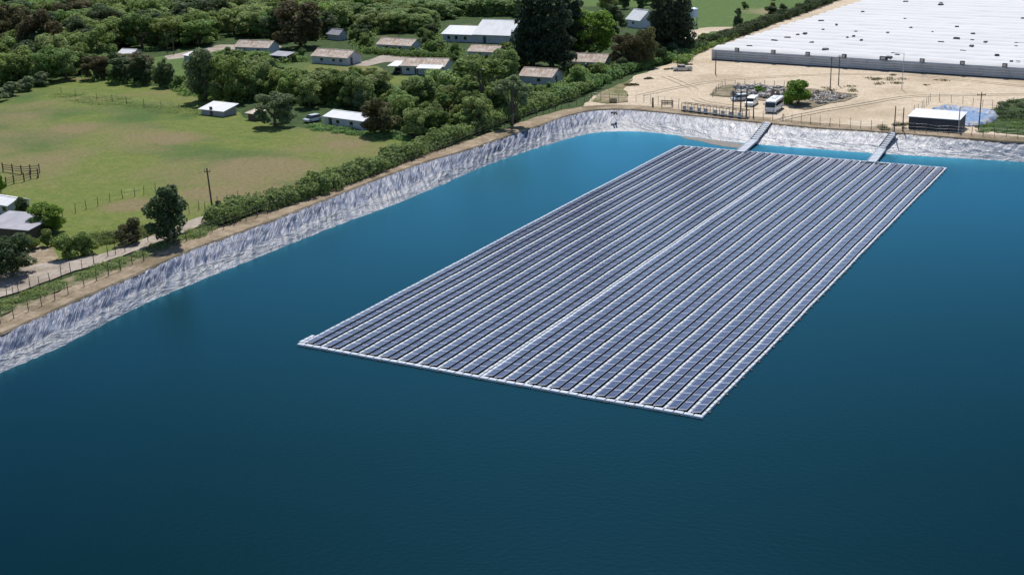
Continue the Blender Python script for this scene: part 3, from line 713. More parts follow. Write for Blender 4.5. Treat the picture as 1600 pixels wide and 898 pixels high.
# gable-front white house
a = at(980, 43); b2 = at(1000, 45)
h, _ = house('gabled_house', 'small white house with a steep pale gable roof behind the dark brown tree', (979, 42), (1000, 45), 8, 3, 2.8, whiteroof, white, [(.5, 'f')], cat='house')
h, _ = house('bungalow', 'long bungalow with a bright white roof at the pasture edge beside a russet tree', (508, 196), (568, 204), 7, 2.3, .8, whiteroof, offwhite, [(.7, 'f'), (.35, 'f')], [(.15, 'f')], over=.6)
h, _ = house('shed', 'small open shed with a slanting white roof at the top edge of the pasture', (315, 179), (350, 183), 4, 1.3, .8, whiteroof, greyroof, [], [(.45, 'f')], cat='shed', lean=True)
h, _ = house('shed', 'tiny dark brown shed beside the round grey-green tree', (388, 187), (401, 189), 2.5, 1.5, .4, tanroof, darkwood, cat='shed', lean=True)
h, _ = house('cabin', 'tiny white cabin in the clearing below the farm track', (288, 95), (303, 97), 3, 1.8, .5, whiteroof, offwhite, cat='cabin', lean=True)
house('hut', 'white-roofed hut showing between dark trees at the wood edge', (186, 92), (207, 93), 5, 1.8, 1.0, whiteroof, offwhite, cat='hut')
house('house', 'white-roofed house cut off by the left edge of the picture', (-40, 327), (14, 336), 5, 1.9, .7, whiteroof, offwhite, [(.9, 'f')])
house('outbuilding', 'grey flat-roofed outbuilding beside a bright green tree at the left edge', (-25, 372), (46, 378), 6.5, 1.9, .5, greyroof, darkwood, [], [(.6, 'f')], cat='outbuilding', lean=True)
house('shack', 'dark shack with a scrap metal roof right of the pink-roofed cottage', (424, 96), (448, 98), 3.5, 2.0, .6, greyroof, darkwood, cat='shack', lean=True)
house('shack', 'little grey shack peeking out under the tall brown tree', (512, 62), (530, 64), 4, 2.2, 1.3, greyroof, offwhite, cat='shack')
# long dark shed with white roof by the bank
h, l_ = house('storage_shed', 'long dark storage shed with a flat white roof beside the tarpaulin pit', (1419, 202), (1497, 208), 6.0, 2.55, .45, whiteroof, greywall, cat='shed', lean=True, over=.25)
mb = MB(); mb.box((l_*.42, -.04, 1.15), (.12, .05, 2.2)); mb.build('downpipe', black, h)
mb = MB(); mb.box((l_*.62, -.03, 1.05), (2.2, .06, 2.0)); mb.build('roller_door', mat('door_navy', (.05, .055, .075), .5), h)
# water tank on tower
tw = empty('water_tower', at(1084, 44), 0, 'pale blue water tank on a tower right of the tall dark conifers', 'water tower')
mb = MB()
for x in (-1, 1):
    for y in (-1, 1): mb.tube((x, y, 0), (x, y, 3.4), .1)
mb.build('tower_leg', steel, tw)
mb = MB(); mb.tube((0, 0, 3.4), (0, 0, 6.0), 1.25, 1.25, 20); mb.tube((0, 0, 6.0), (0, 0, 6.4), 1.25, .3, 20); mb.build('tank', mat('tank_blue', (.42, .52, .68), .5), tw)

# ------------------------------------------------------------------ greenhouse
ga, gb = at(1113, 94), at(1600, 125); gd = (gb-ga).normalized(); gl_ = 175; gang = math.atan2(gd.y, gd.x)
gh = empty('greenhouse', ga, gang, 'huge low greenhouse complex with a scalloped white plastic roof and grey netted front', 'greenhouse')
plast = mat('white_plastic_film', (.57, .575, .585), .75, spec=.2, col2=(.52, .525, .54), nscale=.12, bump=.12, bscale=.6, stretch=(.3, 1, 1))
netm = mat('grey_side_net', (.38, .40, .45), .7, col2=(.50, .52, .56), nscale=.5)
EH, RH, SP_ = 2.5, 3.3, 6.6; NS = 32
rng2 = random.Random(5)
mb = MB(); nseg = 8; nx = 44
for s in range(NS):
    hv = [rng2.uniform(-.12, .12) for _ in range(nx+1)]
    for i in range(nseg):
        for j in range(nx):
            x0, x1 = j*gl_/nx, (j+1)*gl_/nx; q = []
            for (xx_, ii, hh) in ((x0, i, hv[j]), (x1, i, hv[j+1]), (x1, i+1, hv[j+1]), (x0, i+1, hv[j])):
                f_ = ii/nseg; z = EH+.25+(RH-EH+hh)*math.sin(math.pi*f_)**.8; q.append((xx_, s*SP_+f_*SP_, z))
            mb.face(q)
me = mb.mesh('roof', plast, smooth=False); link('roof', me, gh)
# left end wall (scalloped film), following the arches
ew = MB()
for s in range(NS):
    pr = [(s*SP_+i/nseg*SP_, EH+.25+(RH-EH)*math.sin(math.pi*i/nseg)**.8-.02) for i in range(nseg+1)]
    prof = [(s*SP_+SP_, 0), (s*SP_, 0)]+pr; ew.face([(0, y, z) for y, z in prof])
ew.build('end_wall', plast, gh)
fw = MB()
for j in range(70):
    x0, x1 = j*gl_/70, (j+1)*gl_/70; f0, f1 = .12*math.sin(j*1.7), .12*math.sin((j+1)*1.7)
    fw.face([(x0, -.1+f0, 0), (x1, -.1+f1, 0), (x1, 0, EH+.3), (x0, 0, EH+.3)])
fw.build('front_net', netm, gh)
bl = MB()
for z, r_ in ((.5, .07), (1.1, .10), (1.7, .07), (2.3, .11)):
    for j in range(35):
        a_ = j*gl_/35; mid = a_+gl_/70; sg = rng2.uniform(.02, .14)
        bl.tube((a_, -.35, z), (mid, -.35, z-sg), r_, n=5); bl.tube((mid, -.35, z-sg), (a_+gl_/35, -.35, z), r_, n=5)
bl.build('net_rail', mat('rail_white', (.6, .61, .63), .5), gh)
for j in range(26):
    mb = MB(); x_ = j*gl_/25; mb.tube((x_, -.3, 0), (x_, -.3, EH+.35), .1, n=6); mb.build('post', steel, gh)
bb = MB(); bb.box((gl_/2, -.38, .14), (gl_, .25, .28)); bb.build('base_kerb', mat('kerb_black', (.05, .05, .06), .7), gh)
Minv = gh.matrix_basis.inverted() if False else (Matrix.Translation(ga) @ Matrix.Rotation(gang, 4, 'Z')).inverted()
# framed vents along the front edge
for i, (x_, y_) in enumerate([(1134,84),(1190,88),(1248,90),(1307,93),(1371,96),(1433,99),(1496,103),(1563,107)]):
    lp = Minv @ at(x_, y_, GZ+EH+.6); mb = MB(); wv = 2.0 if i == 4 else 1.1
    mb.box((lp.x, -.15, EH+.7), (wv, .5, .9), rz=rng2.uniform(-.2, .2)); mb.box((lp.x, -.42, EH+.7), (wv*.7, .06, .6), mi=1); mb.build('front_vent', [black, netm], gh)
tears = [(1154,10),(1190,4),(1470,5),(1283,34),(1252,32),(1307,40),(1324,60),(1334,57),(1337,49),(1286,48),(1258,53),(1246,56),(1210,64),(1268,67),(1290,77),(1346,63),(1387,53),(1414,30),(1423,44),(1348,20),(1470,7),(1495,43),(1520,54),(1519,64),(1495,60),(1505,78),(1518,72),(1540,67),(1558,86),(1580,98),(1590,95),(1402,86),(1389,89),(1171,73),(1580,55),(1588,72),(1598,30),(1230,60),(1457,50),(1470,67),(1415,4)]
tm_ = mat('roof_vent_grey', (.10, .10, .11), .7)
for (x_, y_) in tears:
    lp = Minv @ at(x_, y_, GZ+RH+.1)
    if lp.x < 1 or lp.y < 1: continue
    f_ = (lp.y/SP_) % 1; z_ = EH+.25+(RH-EH)*math.sin(math.pi*f_)**.8
    w_ = rng2.choice([.7, .9, 1.2, 1.9]); mb = MB(); mb.box((lp.x, lp.y, z_+.16), (w_, rng2.uniform(.6, 1.2), .4), rz=rng2.uniform(-.5, .5), rx=rng2.uniform(-.3, .3), top=.7)
    mb.build('roof_vent', tm_, gh)
gt = MB()
for s in range(1, NS): gt.box((gl_/2, s*SP_, EH+.22), (gl_, .22, .1))
gt.build('gutter', mat('gutter_grey', (.5, .51, .53), .5), gh)

# ------------------------------------------------------------------ vehicles
def wheel(x, y, r, w, parent):
    mb = MB(); mb.tube((x, y-w/2, r), (x, y+w/2, r), r, n=18); o = mb.build('wheel', tyre, parent)
    mb = MB(); mb.tube((x, y-w/2-.01, r), (x, y+w/2+.01, r), r*.55, n=12); mb.build('rim', steel, o)
def place_vehicle(front, rear, name, label, cat):
    a, b_ = at(*front), at(*rear); d = a-b_; return empty(name, (a+b_)/2, math.atan2(d.y, d.x), label, cat)
# bus: x forward
paintw = mat('vehicle_white', (.78, .79, .8), .25)
bus = place_vehicle((1202, 178.5), (1217, 168), 'minibus', 'white minibus with dark windows parked on the sand beside the green bush', 'bus')
LB, WB, HB = 7.4, 2.3, 2.75
mb = MB(); prof = [(-LB/2, .35), (LB/2-.1, .35), (LB/2+.05, .6), (LB/2, 1.25), (LB/2-.25, 2.45), (LB/2-.5, HB-.08), (LB/2-.9, HB), (-LB/2+.25, HB), (-LB/2, HB-.2)]
mb.prism(prof, -WB/2, WB/2); mb.build('body', paintw, bus, bevel=.07)
for s in (-1, 1):
    mb = MB()
    for i in range(6): mb.box((-LB/2+.75+i*1.08, s*(WB/2+.005), 1.9), (1.0, .03, .78))
    mb.build('side_window', glass_dark, bus)
mb = MB(); mb.box((LB/2-.1, 0, 1.85), (.08, WB*.93, 1.05), ry=-.2); mb.build('windscreen', glass_dark, bus)
mb = MB(); mb.box((-LB/2-.01, 0, 1.95), (.04, WB*.8, .7)); mb.build('rear_window', glass_dark, bus)
for s in (-1, 1):
    mb = MB(); mb.box((LB/2+.03, s*.85, .8), (.06, .35, .2)); mb.build('headlight', steel, bus)
    mb = MB(); mb.box((LB/2+.05, s*(WB/2+.16), 2.0), (.1, .2, .4)); mb.build('mirror', black, bus)
    for x_ in (-LB/2+1.6, LB/2-1.5): wheel(x_, s*(WB/2-.14), .44, .28, bus)
mb = MB(); mb.box((0, 0, HB+.08), (1.6, 1.1, .18), top=.85); mb.box((-2.2, 0, HB+.05), (.8, .8, .12), top=.85); mb.build('roof_unit', paintw, bus)
mb = MB(); mb.box((LB/2+.08, 0, .45), (.12, WB*.9, .2)); mb.build('bumper', steel, bus)
def car(front, rear, name, label, paint, pickup=False, Lc=4.4, van=False):
    e = place_vehicle(front, rear, name, label, 'pickup' if pickup else ('van' if van else 'car')); W = 1.8
    mb = MB()
    if van: prof = [(-Lc/2, .3), (Lc/2-.1, .3), (Lc/2, .55), (Lc/2-.1, .95), (Lc/2-.9, 1.15), (Lc/2-1.5, 1.85), (Lc/2-1.8, 1.95), (-Lc/2+.1, 1.95), (-Lc/2, 1.7)]
    elif pickup: prof = [(-Lc/2, .4), (Lc/2-.1, .35), (Lc/2, .6), (Lc/2-.15, .95), (Lc/2-1.3, 1.08), (-Lc/2, 1.02)]
    else: prof = [(-Lc/2, .35), (Lc/2-.1, .3), (Lc/2, .55), (Lc/2-.15, .8), (Lc/2-1.1, .95), (-Lc/2+.2, 1.0), (-Lc/2, .8)]
    mb.prism(prof, -W/2, W/2); mb.build('body', paint, e, bevel=.05)
    if not van:
        x0, x1 = (-.7, 1.1) if pickup else (-1.7, 1.0)
        cb = MB(); cb.prism([(x0-.1, 1.0), (x1+.35, 1.0), (x1-.35, 1.52), (x0+.25, 1.52)], -W/2+.12, W/2-.12); cb.build('cabin_glass', glass_dark, e, bevel=.03)
        cb = MB(); cb.box(((x0+x1)/2-.05, 0, 1.55), (x1-x0-.5, W-.34, .06)); cb.build('roof', paint, e)
        if pickup: cb = MB(); cb.box((-Lc/2+.75, 0, 1.03), (1.3, W-.3, .06)); cb.build('load_bed', black, e)
    else:
        cb = MB(); cb.box((Lc/2-1.15, 0, 1.5), (.06, W-.2, .75), ry=-.72); cb.build('windscreen', glass_dark, e)
        for s in (-1, 1): cb = MB(); cb.box((Lc/2-2.0, s*W/2, 1.5), (.9, .03, .5)); cb.build('side_window', glass_dark, e)
    for s in (-1, 1):
        for x_ in (-Lc/2+.85, Lc/2-.85): wheel(x_, s*(W/2-.1), .34, .22, e)
        hl = MB(); hl.box((Lc/2-.03, s*.65, .68), (.06, .35, .16)); hl.build('headlight', steel, e)
    return e
silver = mat('car_silver', (.42, .44, .47), .3, .3); lblue = mat('car_pale_blue', (.5, .56, .64), .3)
car((1055, 111.5), (1078, 111), 'pickup_truck', 'silver pickup truck parked by the hedge at the top of the sand yard', silver, True, 4.9)
car((1168, 169), (1180, 161), 'van', 'white van parked behind the row of three poles, left of the minibus', paintw, van=True, Lc=5.2)
car((1149, 158.5), (1163, 157.5), 'parked_car', 'pale blue car half hidden by the poles beside the rubble heap', lblue, Lc=4.0)
car((481, 192), (496, 189), 'parked_car', 'pale car parked under the trees left of the long bungalow', lblue, Lc=4.2)
car((620, 116), (627, 113), 'parked_car', 'dark car under the white carport of the wide farmhouse', black, Lc=4.2)

# ------------------------------------------------------------------ poles
def pole(base, top, label, arm=None, r=.13, lean=0, cat='utility pole', m=darkwood, name='utility_pole', group=None):
    p = at(*base); h = max(2.2, (base[1]-top[1])*mpp(p)/.96); e = empty(name, p, 0, label, cat, group)
    mb = MB(); mb.tube((0, 0, 0), (lean, 0, h), r, r*.7, 8); mb.build('shaft', m, e)
    if arm:
        a = MB(); a.box((lean*.95, 0, h*.93), (arm, .12, .12))
        for i in (-1, 0, 1): a.tube((lean*.95+i*arm*.45, 0, h*.94), (lean*.95+i*arm*.45, 0, h*.94+.3), .05, .04)
        a.build('crossarm', m, e)
    return e, h
pole((334, 342), (325, 266), 'leaning wooden utility pole with a small crossarm beside the dirt road', 1.0, lean=-.35, r=.16)
pole((1118, 117), (1116, 83), 'wooden pole standing alone near the greenhouse corner')
pole((1297, 142), (1299, 93), 'left of two close dark poles above the rubble mound on the sand', .8)
pole((1310, 134), (1311, 90), 'right of two close dark poles above the rubble mound on the sand', .8)
e, h_ = pole((1409, 141), (1412, 89), 'thin street lamp with a long arm in front of the greenhouse', cat='street lamp', name='street_lamp', r=.09, m=steel)
mb = MB(); mb.tube((0, 0, h_), (-2.2, 0, h_+.25), .05); mb.build('arm', steel, e); mb = MB(); mb.box((-2.6, 0, h_+.22), (.9, .3, .15), top=.7); mb.build('lamp_head', black, e)
e, h_ = pole((1600, 118), (1602, 74), 'street lamp at the right edge in front of the greenhouse', cat='street lamp', name='street_lamp', r=.09, m=steel)
mb = MB(); mb.tube((0, 0, h_), (-2.2, 0, h_+.25), .05); mb.build('arm', steel, e); mb = MB(); mb.box((-2.6, 0, h_+.22), (.9, .3, .15), top=.7); mb.build('lamp_head', black, e)
pole((1397, 208), (1398, 169), 'left pole of the pair at the top of the right gangway')
pole((1410, 206), (1411, 171), 'right pole of the pair at the top of the right gangway')
pole((1497, 208), (1497, 171), 'grey pole standing in front of the right end of the long dark shed', m=steel)
pole((1529, 204), (1530, 150), 'tall pole with double crossarm next to the blue tarpaulin pit', 1.7)
pole((1145, 178), (1146, 144), 'left of the three thick poles at the inverter rack', r=.17)
pole((1157, 180), (1158, 144), 'middle of the three thick poles at the inverter rack', r=.17)
pole((1166, 183), (1167, 143), 'right of the three thick poles at the inverter rack', r=.17)
pole((1177, 186), (1178, 165), 'short post between the inverter rack and the left gangway')
pole((1009, 98), (1008, 76), 'pale pole rising from the hedge in front of the brown tree', m=steel)
pole((1059, 104), (1059, 78), 'dark pole in the hedge behind the silver pickup')
pole((272, 86), (269, 50), 'right pole of the pair by the farm track', .9)
pole((262, 84), (260, 56), 'left pole of the pair by the farm track')
pole((624, 78), (624, 54), 'thin pole in front of the tan cottage roof')
pole((762, 62), (762, 42), 'thin pole in front of the white barn')
e, _ = pole((1020, 168), (1020, 159), 'stubby dark post on the bank beside the wooden frame', r=.22)

# ------------------------------------------------------------------ fences
def fence(name, label, pts, ph=1.9, spacing=None, r=.055, wires=3, m=darkwood, lean=.06):
    """posts at given pixels, or every `spacing` metres along the pixel path"""
    P = [at(x, y) for x, y in pts]
    if spacing: n = max(2, int(seglen(P)[-1]/spacing)+1); P = resample(P, n)
    P = P[:98]
    e = empty(name, P[0], 0, label, 'fence'); o0 = P[0].copy(); tops = []
    for p in P:
        q = p-o0; hh = ph*random.uniform(.88, 1.12); t = q+Vector((random.uniform(-lean, lean)*2, random.uniform(-lean, lean), hh))
        mb = MB(); mb.tube(q, t, r*random.uniform(.8, 1.3), r*.8, 6); mb.build('post', m, e); tops.append((q, t))
    mb = MB()
    for (a0, a1), (b0, b1) in zip(tops, tops[1:]):
        for k in range(wires):
            f = (k+1)/(wires+.3); mb.tube(a0.lerp(a1, f), b0.lerp(b1, f), .012, n=3)
    mb.build('wire', steel, e); return e
fence('wire_fence', 'tall post and wire fence on the bank crest from the left edge to the evergreen', [(1,507),(22,499),(45,488),(66,480),(86,470),(107,461),(132,449),(151,440),(170,432),(189,424),(207,415),(225,409),(242,400),(259,393),(276,385),(292,378)], 1.9, r=.07)
fence('wire_fence', 'post and wire fence in front of the dense hedge on the left bank', [(313,372),(330,366),(346,360),(362,354),(430,330),(520,298),(600,268),(700,232),(800,194),(880,168),(925,158)], 1.9, spacing=2.6, r=.06)
fence('wire_fence', 'post fence lining the near side of the dirt road', [(-8,474),(11,467),(21,465),(30,461),(48,455),(62,452),(79,445),(96,434),(111,429),(129,426),(147,414),(169,402),(181,399),(196,395),(212,386),(232,380)], 1.9, r=.06)
fence('wire_fence', 'line of short posts crossing the pasture left of the tall evergreen', [(98,340),(118,333),(135,327),(153,322),(172,315),(192,310),(211,307),(225,304),(243,299)], 1.6, r=.055, wires=2)
fence('wire_fence', 'short posts behind the leaning utility pole', [(296,334),(311,328),(320,330),(340,322),(355,318),(372,312)], 1.7, r=.055, wires=2)
fence('wire_fence', 'post fence between pasture and hedge at the right end of the pasture', [(505,290),(535,281),(563,266),(577,262),(590,258),(603,253),(616,247),(632,238)], 1.7, r=.055, wires=2)
fence('wire_fence', 'line of thin posts near the far edge of the pasture', [(96,146),(118,150),(151,156),(176,159),(198,163),(225,166),(252,170),(280,174)], 1.8, r=.06, wires=2)
fence('wire_fence', 'long thin post fence along the far bank crest, before the sand yard', [(925,158),(965,159),(1000,160),(1030,164),(1060,169)], 2.0, spacing=2.0, r=.05)
fence('wire_fence', 'long thin post fence between the two gangways and on along the bank', [(1178,186),(1230,191),(1300,199),(1400,207),(1500,212),(1600,219),(1700,229)], 2.0, spacing=2.1, r=.05)
fence('wire_fence', 'low fence around the rubble mound on the sand', [(1113,152),(1120,143),(1131,134),(1155,134),(1180,135),(1205,136),(1225,137)], 1.5, spacing=2.2, r=.06, wires=2)
fence('wire_fence', 'thin fence around the tarpaulin pit', [(1428,178),(1440,172),(1448,164),(1454,158),(1475,160),(1500,162),(1525,166),(1545,170),(1570,172)], 1.8, spacing=2.6, r=.05, wires=2)
# three-legged bracing of the long fence
e = empty('fence_brace', at(1224, 190), 0, 'three-legged fence brace just right of the left gangway', 'brace'); mb = MB()
for x_ in (-.8, 0, .8): mb.tube((x_, 0, 0), (0, 0, 1.5), .045)
mb.build('brace_leg', steel, e)
# corral
e = empty('corral', at(8, 292), 0, 'small dark wooden livestock pen in the pasture at the left edge', 'corral'); o0 = at(8, 292)
cpts = [at(x, y)-o0 for x, y in [(5,268),(20,270),(34,272),(48,271),(62,270),(60,278),(48,280),(38,284),(22,287),(10,291)]]
for q in cpts:
    mb = MB(); mb.tube(q, q+Vector((0, 0, 1.7)), .12); mb.build('post', darkwood, e)
mb = MB()
for i in range(len(cpts)-1):
    for z in (.5, .9, 1.3): mb.tube(cpts[i]+Vector((0, 0, z)), cpts[i+1]+Vector((0, 0, z)), .075 if i < 4 else .05, n=4)
mb.build('rail', darkwood, e)
# wooden frame & pallet gate on the far crest
e = empty('timber_frame', at(1034, 168), -.15, 'wooden board frame on two posts beside the stubby post on the far crest', 'frame'); mb = MB()
for x_ in (0, 2.4): mb.box((x_, 0, .8), (.2, .2, 1.7))
mb.build('post', wood, e); mb = MB()
for z in (.75, 1.1, 1.45): mb.box((1.2, -.12, z), (2.6, .06, .22))
mb.box((1.2, -.16, 1.1), (.12, .05, 1.0)); mb.build('board', wood, e)
e = empty('plank_gate', at(953, 162), -.05, 'grey plank gate in the fence at the corner of the reservoir', 'gate'); mb = MB()
for i in range(7): mb.box((i*.24, 0, .6), (.2, .06, 1.15))
mb.build('plank', wood, e); mb = MB(); mb.box((.72, -.06, .9), (1.7, .05, .1)); mb.box((.72, -.06, .35), (1.7, .05, .1)); mb.build('crossbar', wood, e)
# inverter rack
a, b2 = at(1065, 174.5), at(1165, 187.5); d = b2-a; RL = d.length
e = empty('inverter_rack', a, math.atan2(d.y, d.x), 'long steel rack carrying a row of small pale inverter boxes on the far crest', 'inverter rack')
mb = MB(); n = 10
for i in range(n+1):
    for y in (0, 1.3): mb.tube((RL*i/n, y, 0), (RL*i/n, y, 1.85), .06)
mb.build('post', wood, e)
mb = MB()
for y in (0, 1.3): mb.tube((0, y, 1.85), (RL, y, 1.85), .07); mb.tube((0, y, .9), (RL, y, .9), .04)
for i in range(n+1): mb.tube((RL*i/n, 0, 1.85), (RL*i/n, 1.3, 1.85), .05)
mb.build('top_rail', wood, e)
mb = MB(); mb.box((RL/2, .5, .22), (RL, 1.3, .34)); mb.build('cable_trough', black, e)
for f_ in (.05, .155, .285, .39, .54, .655, .77, .91):
    mb = MB(); mb.box((RL*f_, -.1, .95), (.72, .35, .85)); o = mb.build('inverter_box', white, e, bevel=.03); mb = MB(); mb.box((RL*f_, -.285, 1.05), (.4, .03, .3)); mb.build('display_panel', steel, o)
# inlet pipe at the corner
e = empty('inlet_pipe', at(958, 178), 0, 'black inlet pipe lying over the bank crest at the reservoir corner', 'pipe'); mb = MB()
for x_ in (0, .5): mb.tube((x_, .6, .25), (x_+.2, -1.2, .1), .16, n=10)
mb.box((.2, .2, .25), (1.3, .5, .3)); mb.build('pipe', black, e)
# tarpaulin pit
tp = [at(x, y) for x, y in [(1455,172),(1475,167),(1500,170),(1530,173),(1556,177),(1560,185),(1548,194),(1530,198),(1512,199),(1480,195)]]
tarp = mat('blue_tarpaulin', (.05, .13, .29), .6, col2=(.09, .19, .36), nscale=.6)
mb = MB(); cen = sum(tp, Vector())/len(tp); N_ = 120; M_ = 14; ring = resample(tp+[tp[0]], N_+1)
for i in range(N_):
    for j in range(M_):
        q = []
        for ii, jj in ((i, j), (i+1, j), (i+1, j+1), (i, j+1)):
            p = ring[ii].lerp(cen, jj/M_*.98); k = math.sin(min(1, jj/M_*3)*math.pi)*.5
            z = GZ+.25+k+.35*abs(noise.noise(p*.9))*(1 if 0 < jj < M_ else .2)-.1*(jj/M_); q.append((p.x, p.y, z))
        mi = 1 if (j < 5 and noise.noise(ring[i]*.7+Vector((j*.3, 0, 0))) > -.15) else 0
        mb.face(q, mi)
o = mb.build('tarpaulin_pit', [tarp, mat('grey_tarpaulin', (.12, .14, .19), .6, col2=(.3, .32, .37), nscale=1.1)], smooth=True); tag(o, 'shallow pit lined with crumpled blue and grey tarpaulin behind the long dark shed', 'pit liner')

# ------------------------------------------------------------------ rubble and scrub
def rubble(name, poly, n, rmin, rmax, label, seed, hmax=.8):
    rr = random.Random(seed); mb = MB(); P = [at(x, y) for x, y in poly]; xs = [p.x for p in P]; ys = [p.y for p in P]
    def inside(x, y):
        c = False
        for i in range(len(P)):
            a, b_ = P[i], P[i-1]
            if (a.y > y) != (b_.y > y) and x < (b_.x-a.x)*(y-a.y)/(b_.y-a.y)+a.x: c = not c
        return c
    k = 0
    while k < n:
        x, y = rr.uniform(min(xs), max(xs)), rr.uniform(min(ys), max(ys))
        if not inside(x, y): continue
        k += 1; s = rr.uniform(rmin, rmax)
        mb.box((x, y, GZ+s*.3+rr.uniform(0, hmax)*max(0, noise.noise(Vector((x*.25, y*.25, 1)))+.4)), (s, s*rr.uniform(.6, 1.2), s*rr.uniform(.4, .8)), rz=rr.uniform(0, 3), rx=rr.uniform(-.5, .5), ry=rr.uniform(-.5, .5), top=rr.uniform(.5, .9), mi=rr.randrange(3))
    o = mb.build(name, [mat('rock_pale', (.45, .42, .39), .9), mat('rock_grey', (.28, .27, .26), .9), mat('rock_brown', (.25, .2, .15), .9)])
    return tag(o, label, 'rubble', kind='stuff')
scrubm = ground_mat('scrub_soil', (.22, .18, .13), (.30, .25, .18), (.14, .13, .08), [], .4, .45, .6)
sheet('scrub_soil', [(1108,150),(1120,138),(1140,133),(1225,137),(1280,141),(1320,147),(1340,152),(1322,160),(1285,165),(1255,172),(1235,170),(1228,160),(1190,158),(1165,152),(1140,152)], scrubm, 1.2, z=GZ+.21, seed=21)
rubble('rubble', [(1140,150),(1150,138),(1190,136),(1222,138),(1228,152),(1200,156),(1165,152)], 420, .3, 1.1, 'heap of pale broken rock behind the van and minibus', 3, 1.2)
rubble('rubble', [(1262,158),(1270,144),(1300,147),(1330,153),(1310,158),(1280,165)], 220, .25, .8, 'scatter of dark rubble right of the large yellow-green bush', 4, .7)

def scrub(name, pts, n, leaf, m, label, rad=1.2, hh=.7, seed=1, kind='stuff', cat='scrub'):
    rg = np.random.default_rng(seed); P = np.array([tuple(at(x, y)) for x, y in pts]); k = rg.integers(0, len(P), n)
    d = rg.normal(0, 1, (n, 3)); d /= np.linalg.norm(d, axis=1)[:, None]; d[:, 2] = np.abs(d[:, 2])
    sc = rg.uniform(.6, 1.3, len(P))[k][:, None]
    pos = P[k]+d*np.array([rad, rad, hh])*sc*rg.uniform(.4, 1.05, (n, 1))
    o = link(name, quads_mesh(name, leafquads(pos, d, leaf, rg), m)); return tag(o, label, cat, kind=kind)
for i, (x, y, w, lb) in enumerate([(986,134,20,'leftmost flat dark scrub patch on the sand below the hedge'),(1014,124,14,'second flat dark scrub patch on the sand below the hedge'),(1046,109,18,'dark scrub patch beside the front of the silver pickup'),(1075,102,14,'dark scrub patch behind the silver pickup')]):
    p = at(x, y); m_ = mpp(p)*w/2; o = scrub('scrub_patch', [(x, y), (x-w*.3, y+.5), (x+w*.3, y)], 700, .16, L['brown'], lb, m_*.7, .5, 30+i, kind=None)
scrub('weeds', [(1395,118+i*.1) for i in range(3)]+[(random.uniform(1275, 1340), random.uniform(136, 158)) for _ in range(10)]+[(random.uniform(1350, 1480), random.uniform(122, 134)) for _ in range(14)], 2600, .14, L['brown'], 'thin dry weeds dotted over the middle of the sand yard', 1.5, .35, 41)
scrub('weeds', [(random.uniform(1375, 1415), random.uniform(195, 206)) for _ in range(10)], 1600, .13, L['brown'], 'dry brush at the foot of the pair of poles left of the long shed', 1.2, .5, 42)
scrub('weeds', [(random.uniform(1532, 1640), random.uniform(186, 210)) for _ in range(60)], 9000, .16, L['hedge'], 'green weeds on the bank at the right edge', 1.4, .5, 43)
scrub('weeds', [(random.uniform(1560, 1640), random.uniform(160, 190)) for _ in range(50)], 7000, .17, L['dark'], 'dark brush beyond the tarpaulin pit at the right edge', 1.5, .9, 44)
pts = []
for _ in range(90):
    t = random.random(); x = t*330; y = 483-t*126+random.uniform(-6, 6); pts.append((x, y))
scrub('roadside_grass', pts, 26000, .12, L['hedge'], 'green weeds between the dirt road and the bank fence', 1.3, .45, 45)
scrub('roadside_grass', [(random.uniform(95, 235), 0) for _ in range(0)]+[(x, 388-(x-130)*.17+random.uniform(-14, 0)) for x in np.linspace(125, 235, 34)], 14000, .13, L['broad'], 'lush weeds along the far side of the dirt road left of the evergreen', 1.7, .8, 46)
scrub('tall_grass', [(x+random.uniform(-5, 5), 146+(x-90)*.115+random.uniform(-6, 10)) for x in np.linspace(90, 330, 60)], 9000, .11, L['hedge'], 'tall green grass along the far edge of the pasture', 3.2, .15, 47)
scrub('tall_grass', [(x, 200+(x-500)*.11+random.uniform(-2, 5)) for x in np.linspace(490, 640, 40)], 12000, .16, L['hedge'], 'green weeds in front of the long bungalow', 1.6, .6, 48)

# ------------------------------------------------------------------ hedges
def hedge(label, pts, width, height, dens, leaf, m, seed, cat='hedge'):
    rg = np.random.default_rng(seed); rr = random.Random(seed); P = [at(x, y) for x, y in pts]; Ls = seglen(P)[-1]; o0 = P[0].copy()
    e = empty('hedge', o0, 0, label, cat); n = max(4, int(Ls/1.5)); Q = resample(P, n); lobes = []
    st = MB()
    for i, q in enumerate(Q):
        t = Q[min(i+1, n-1)]-Q[max(i-1, 0)]; t.normalize(); nn = Vector((-t.y, t.x, 0)); hv = height*(.8+.45*noise.noise(Vector((i*.23, seed, 0))))
        for k in range(3):
            off = nn*(rr.uniform(0, width)); z = hv*rr.uniform(.3, .75); r = rr.uniform(.9, 1.5)
            c = q-o0+off; lobes.append(((c.x, c.y, z), (r, r, max(.5, hv-z))))
        for k in range(1):
            c = q-o0+nn*width*.4; lobes.append(((c.x, c.y, hv*.35), (width*.45, width*.45, hv*.4)))
    link('foliage', quads_mesh('foliage', lobes_cloud(lobes, int(Ls*dens), leaf, rg), m), e); return e
hedge('dense rounded hedge between the pasture and the left bank, its near lower stretch', [(350,352),(380,342),(470,317),(560,286),(640,253),(700,231)], 4.8, 3.4, 560, .22, L['hedge'], 11)
hedge('dense rounded hedge above the bank path, its upper stretch under the tall trees', [(702,229),(740,212),(800,190),(850,172),(885,160),(925,143)], 4.8, 3.4, 560, .22, L['hedge'], 12)
hedge('clipped dark hedge along the top left edge of the sand yard', [(880,160),(920,145),(950,129),(1010,106),(1055,97),(1108,76)], 4.2, 3.0, 480, .23, L['hedge'], 13)
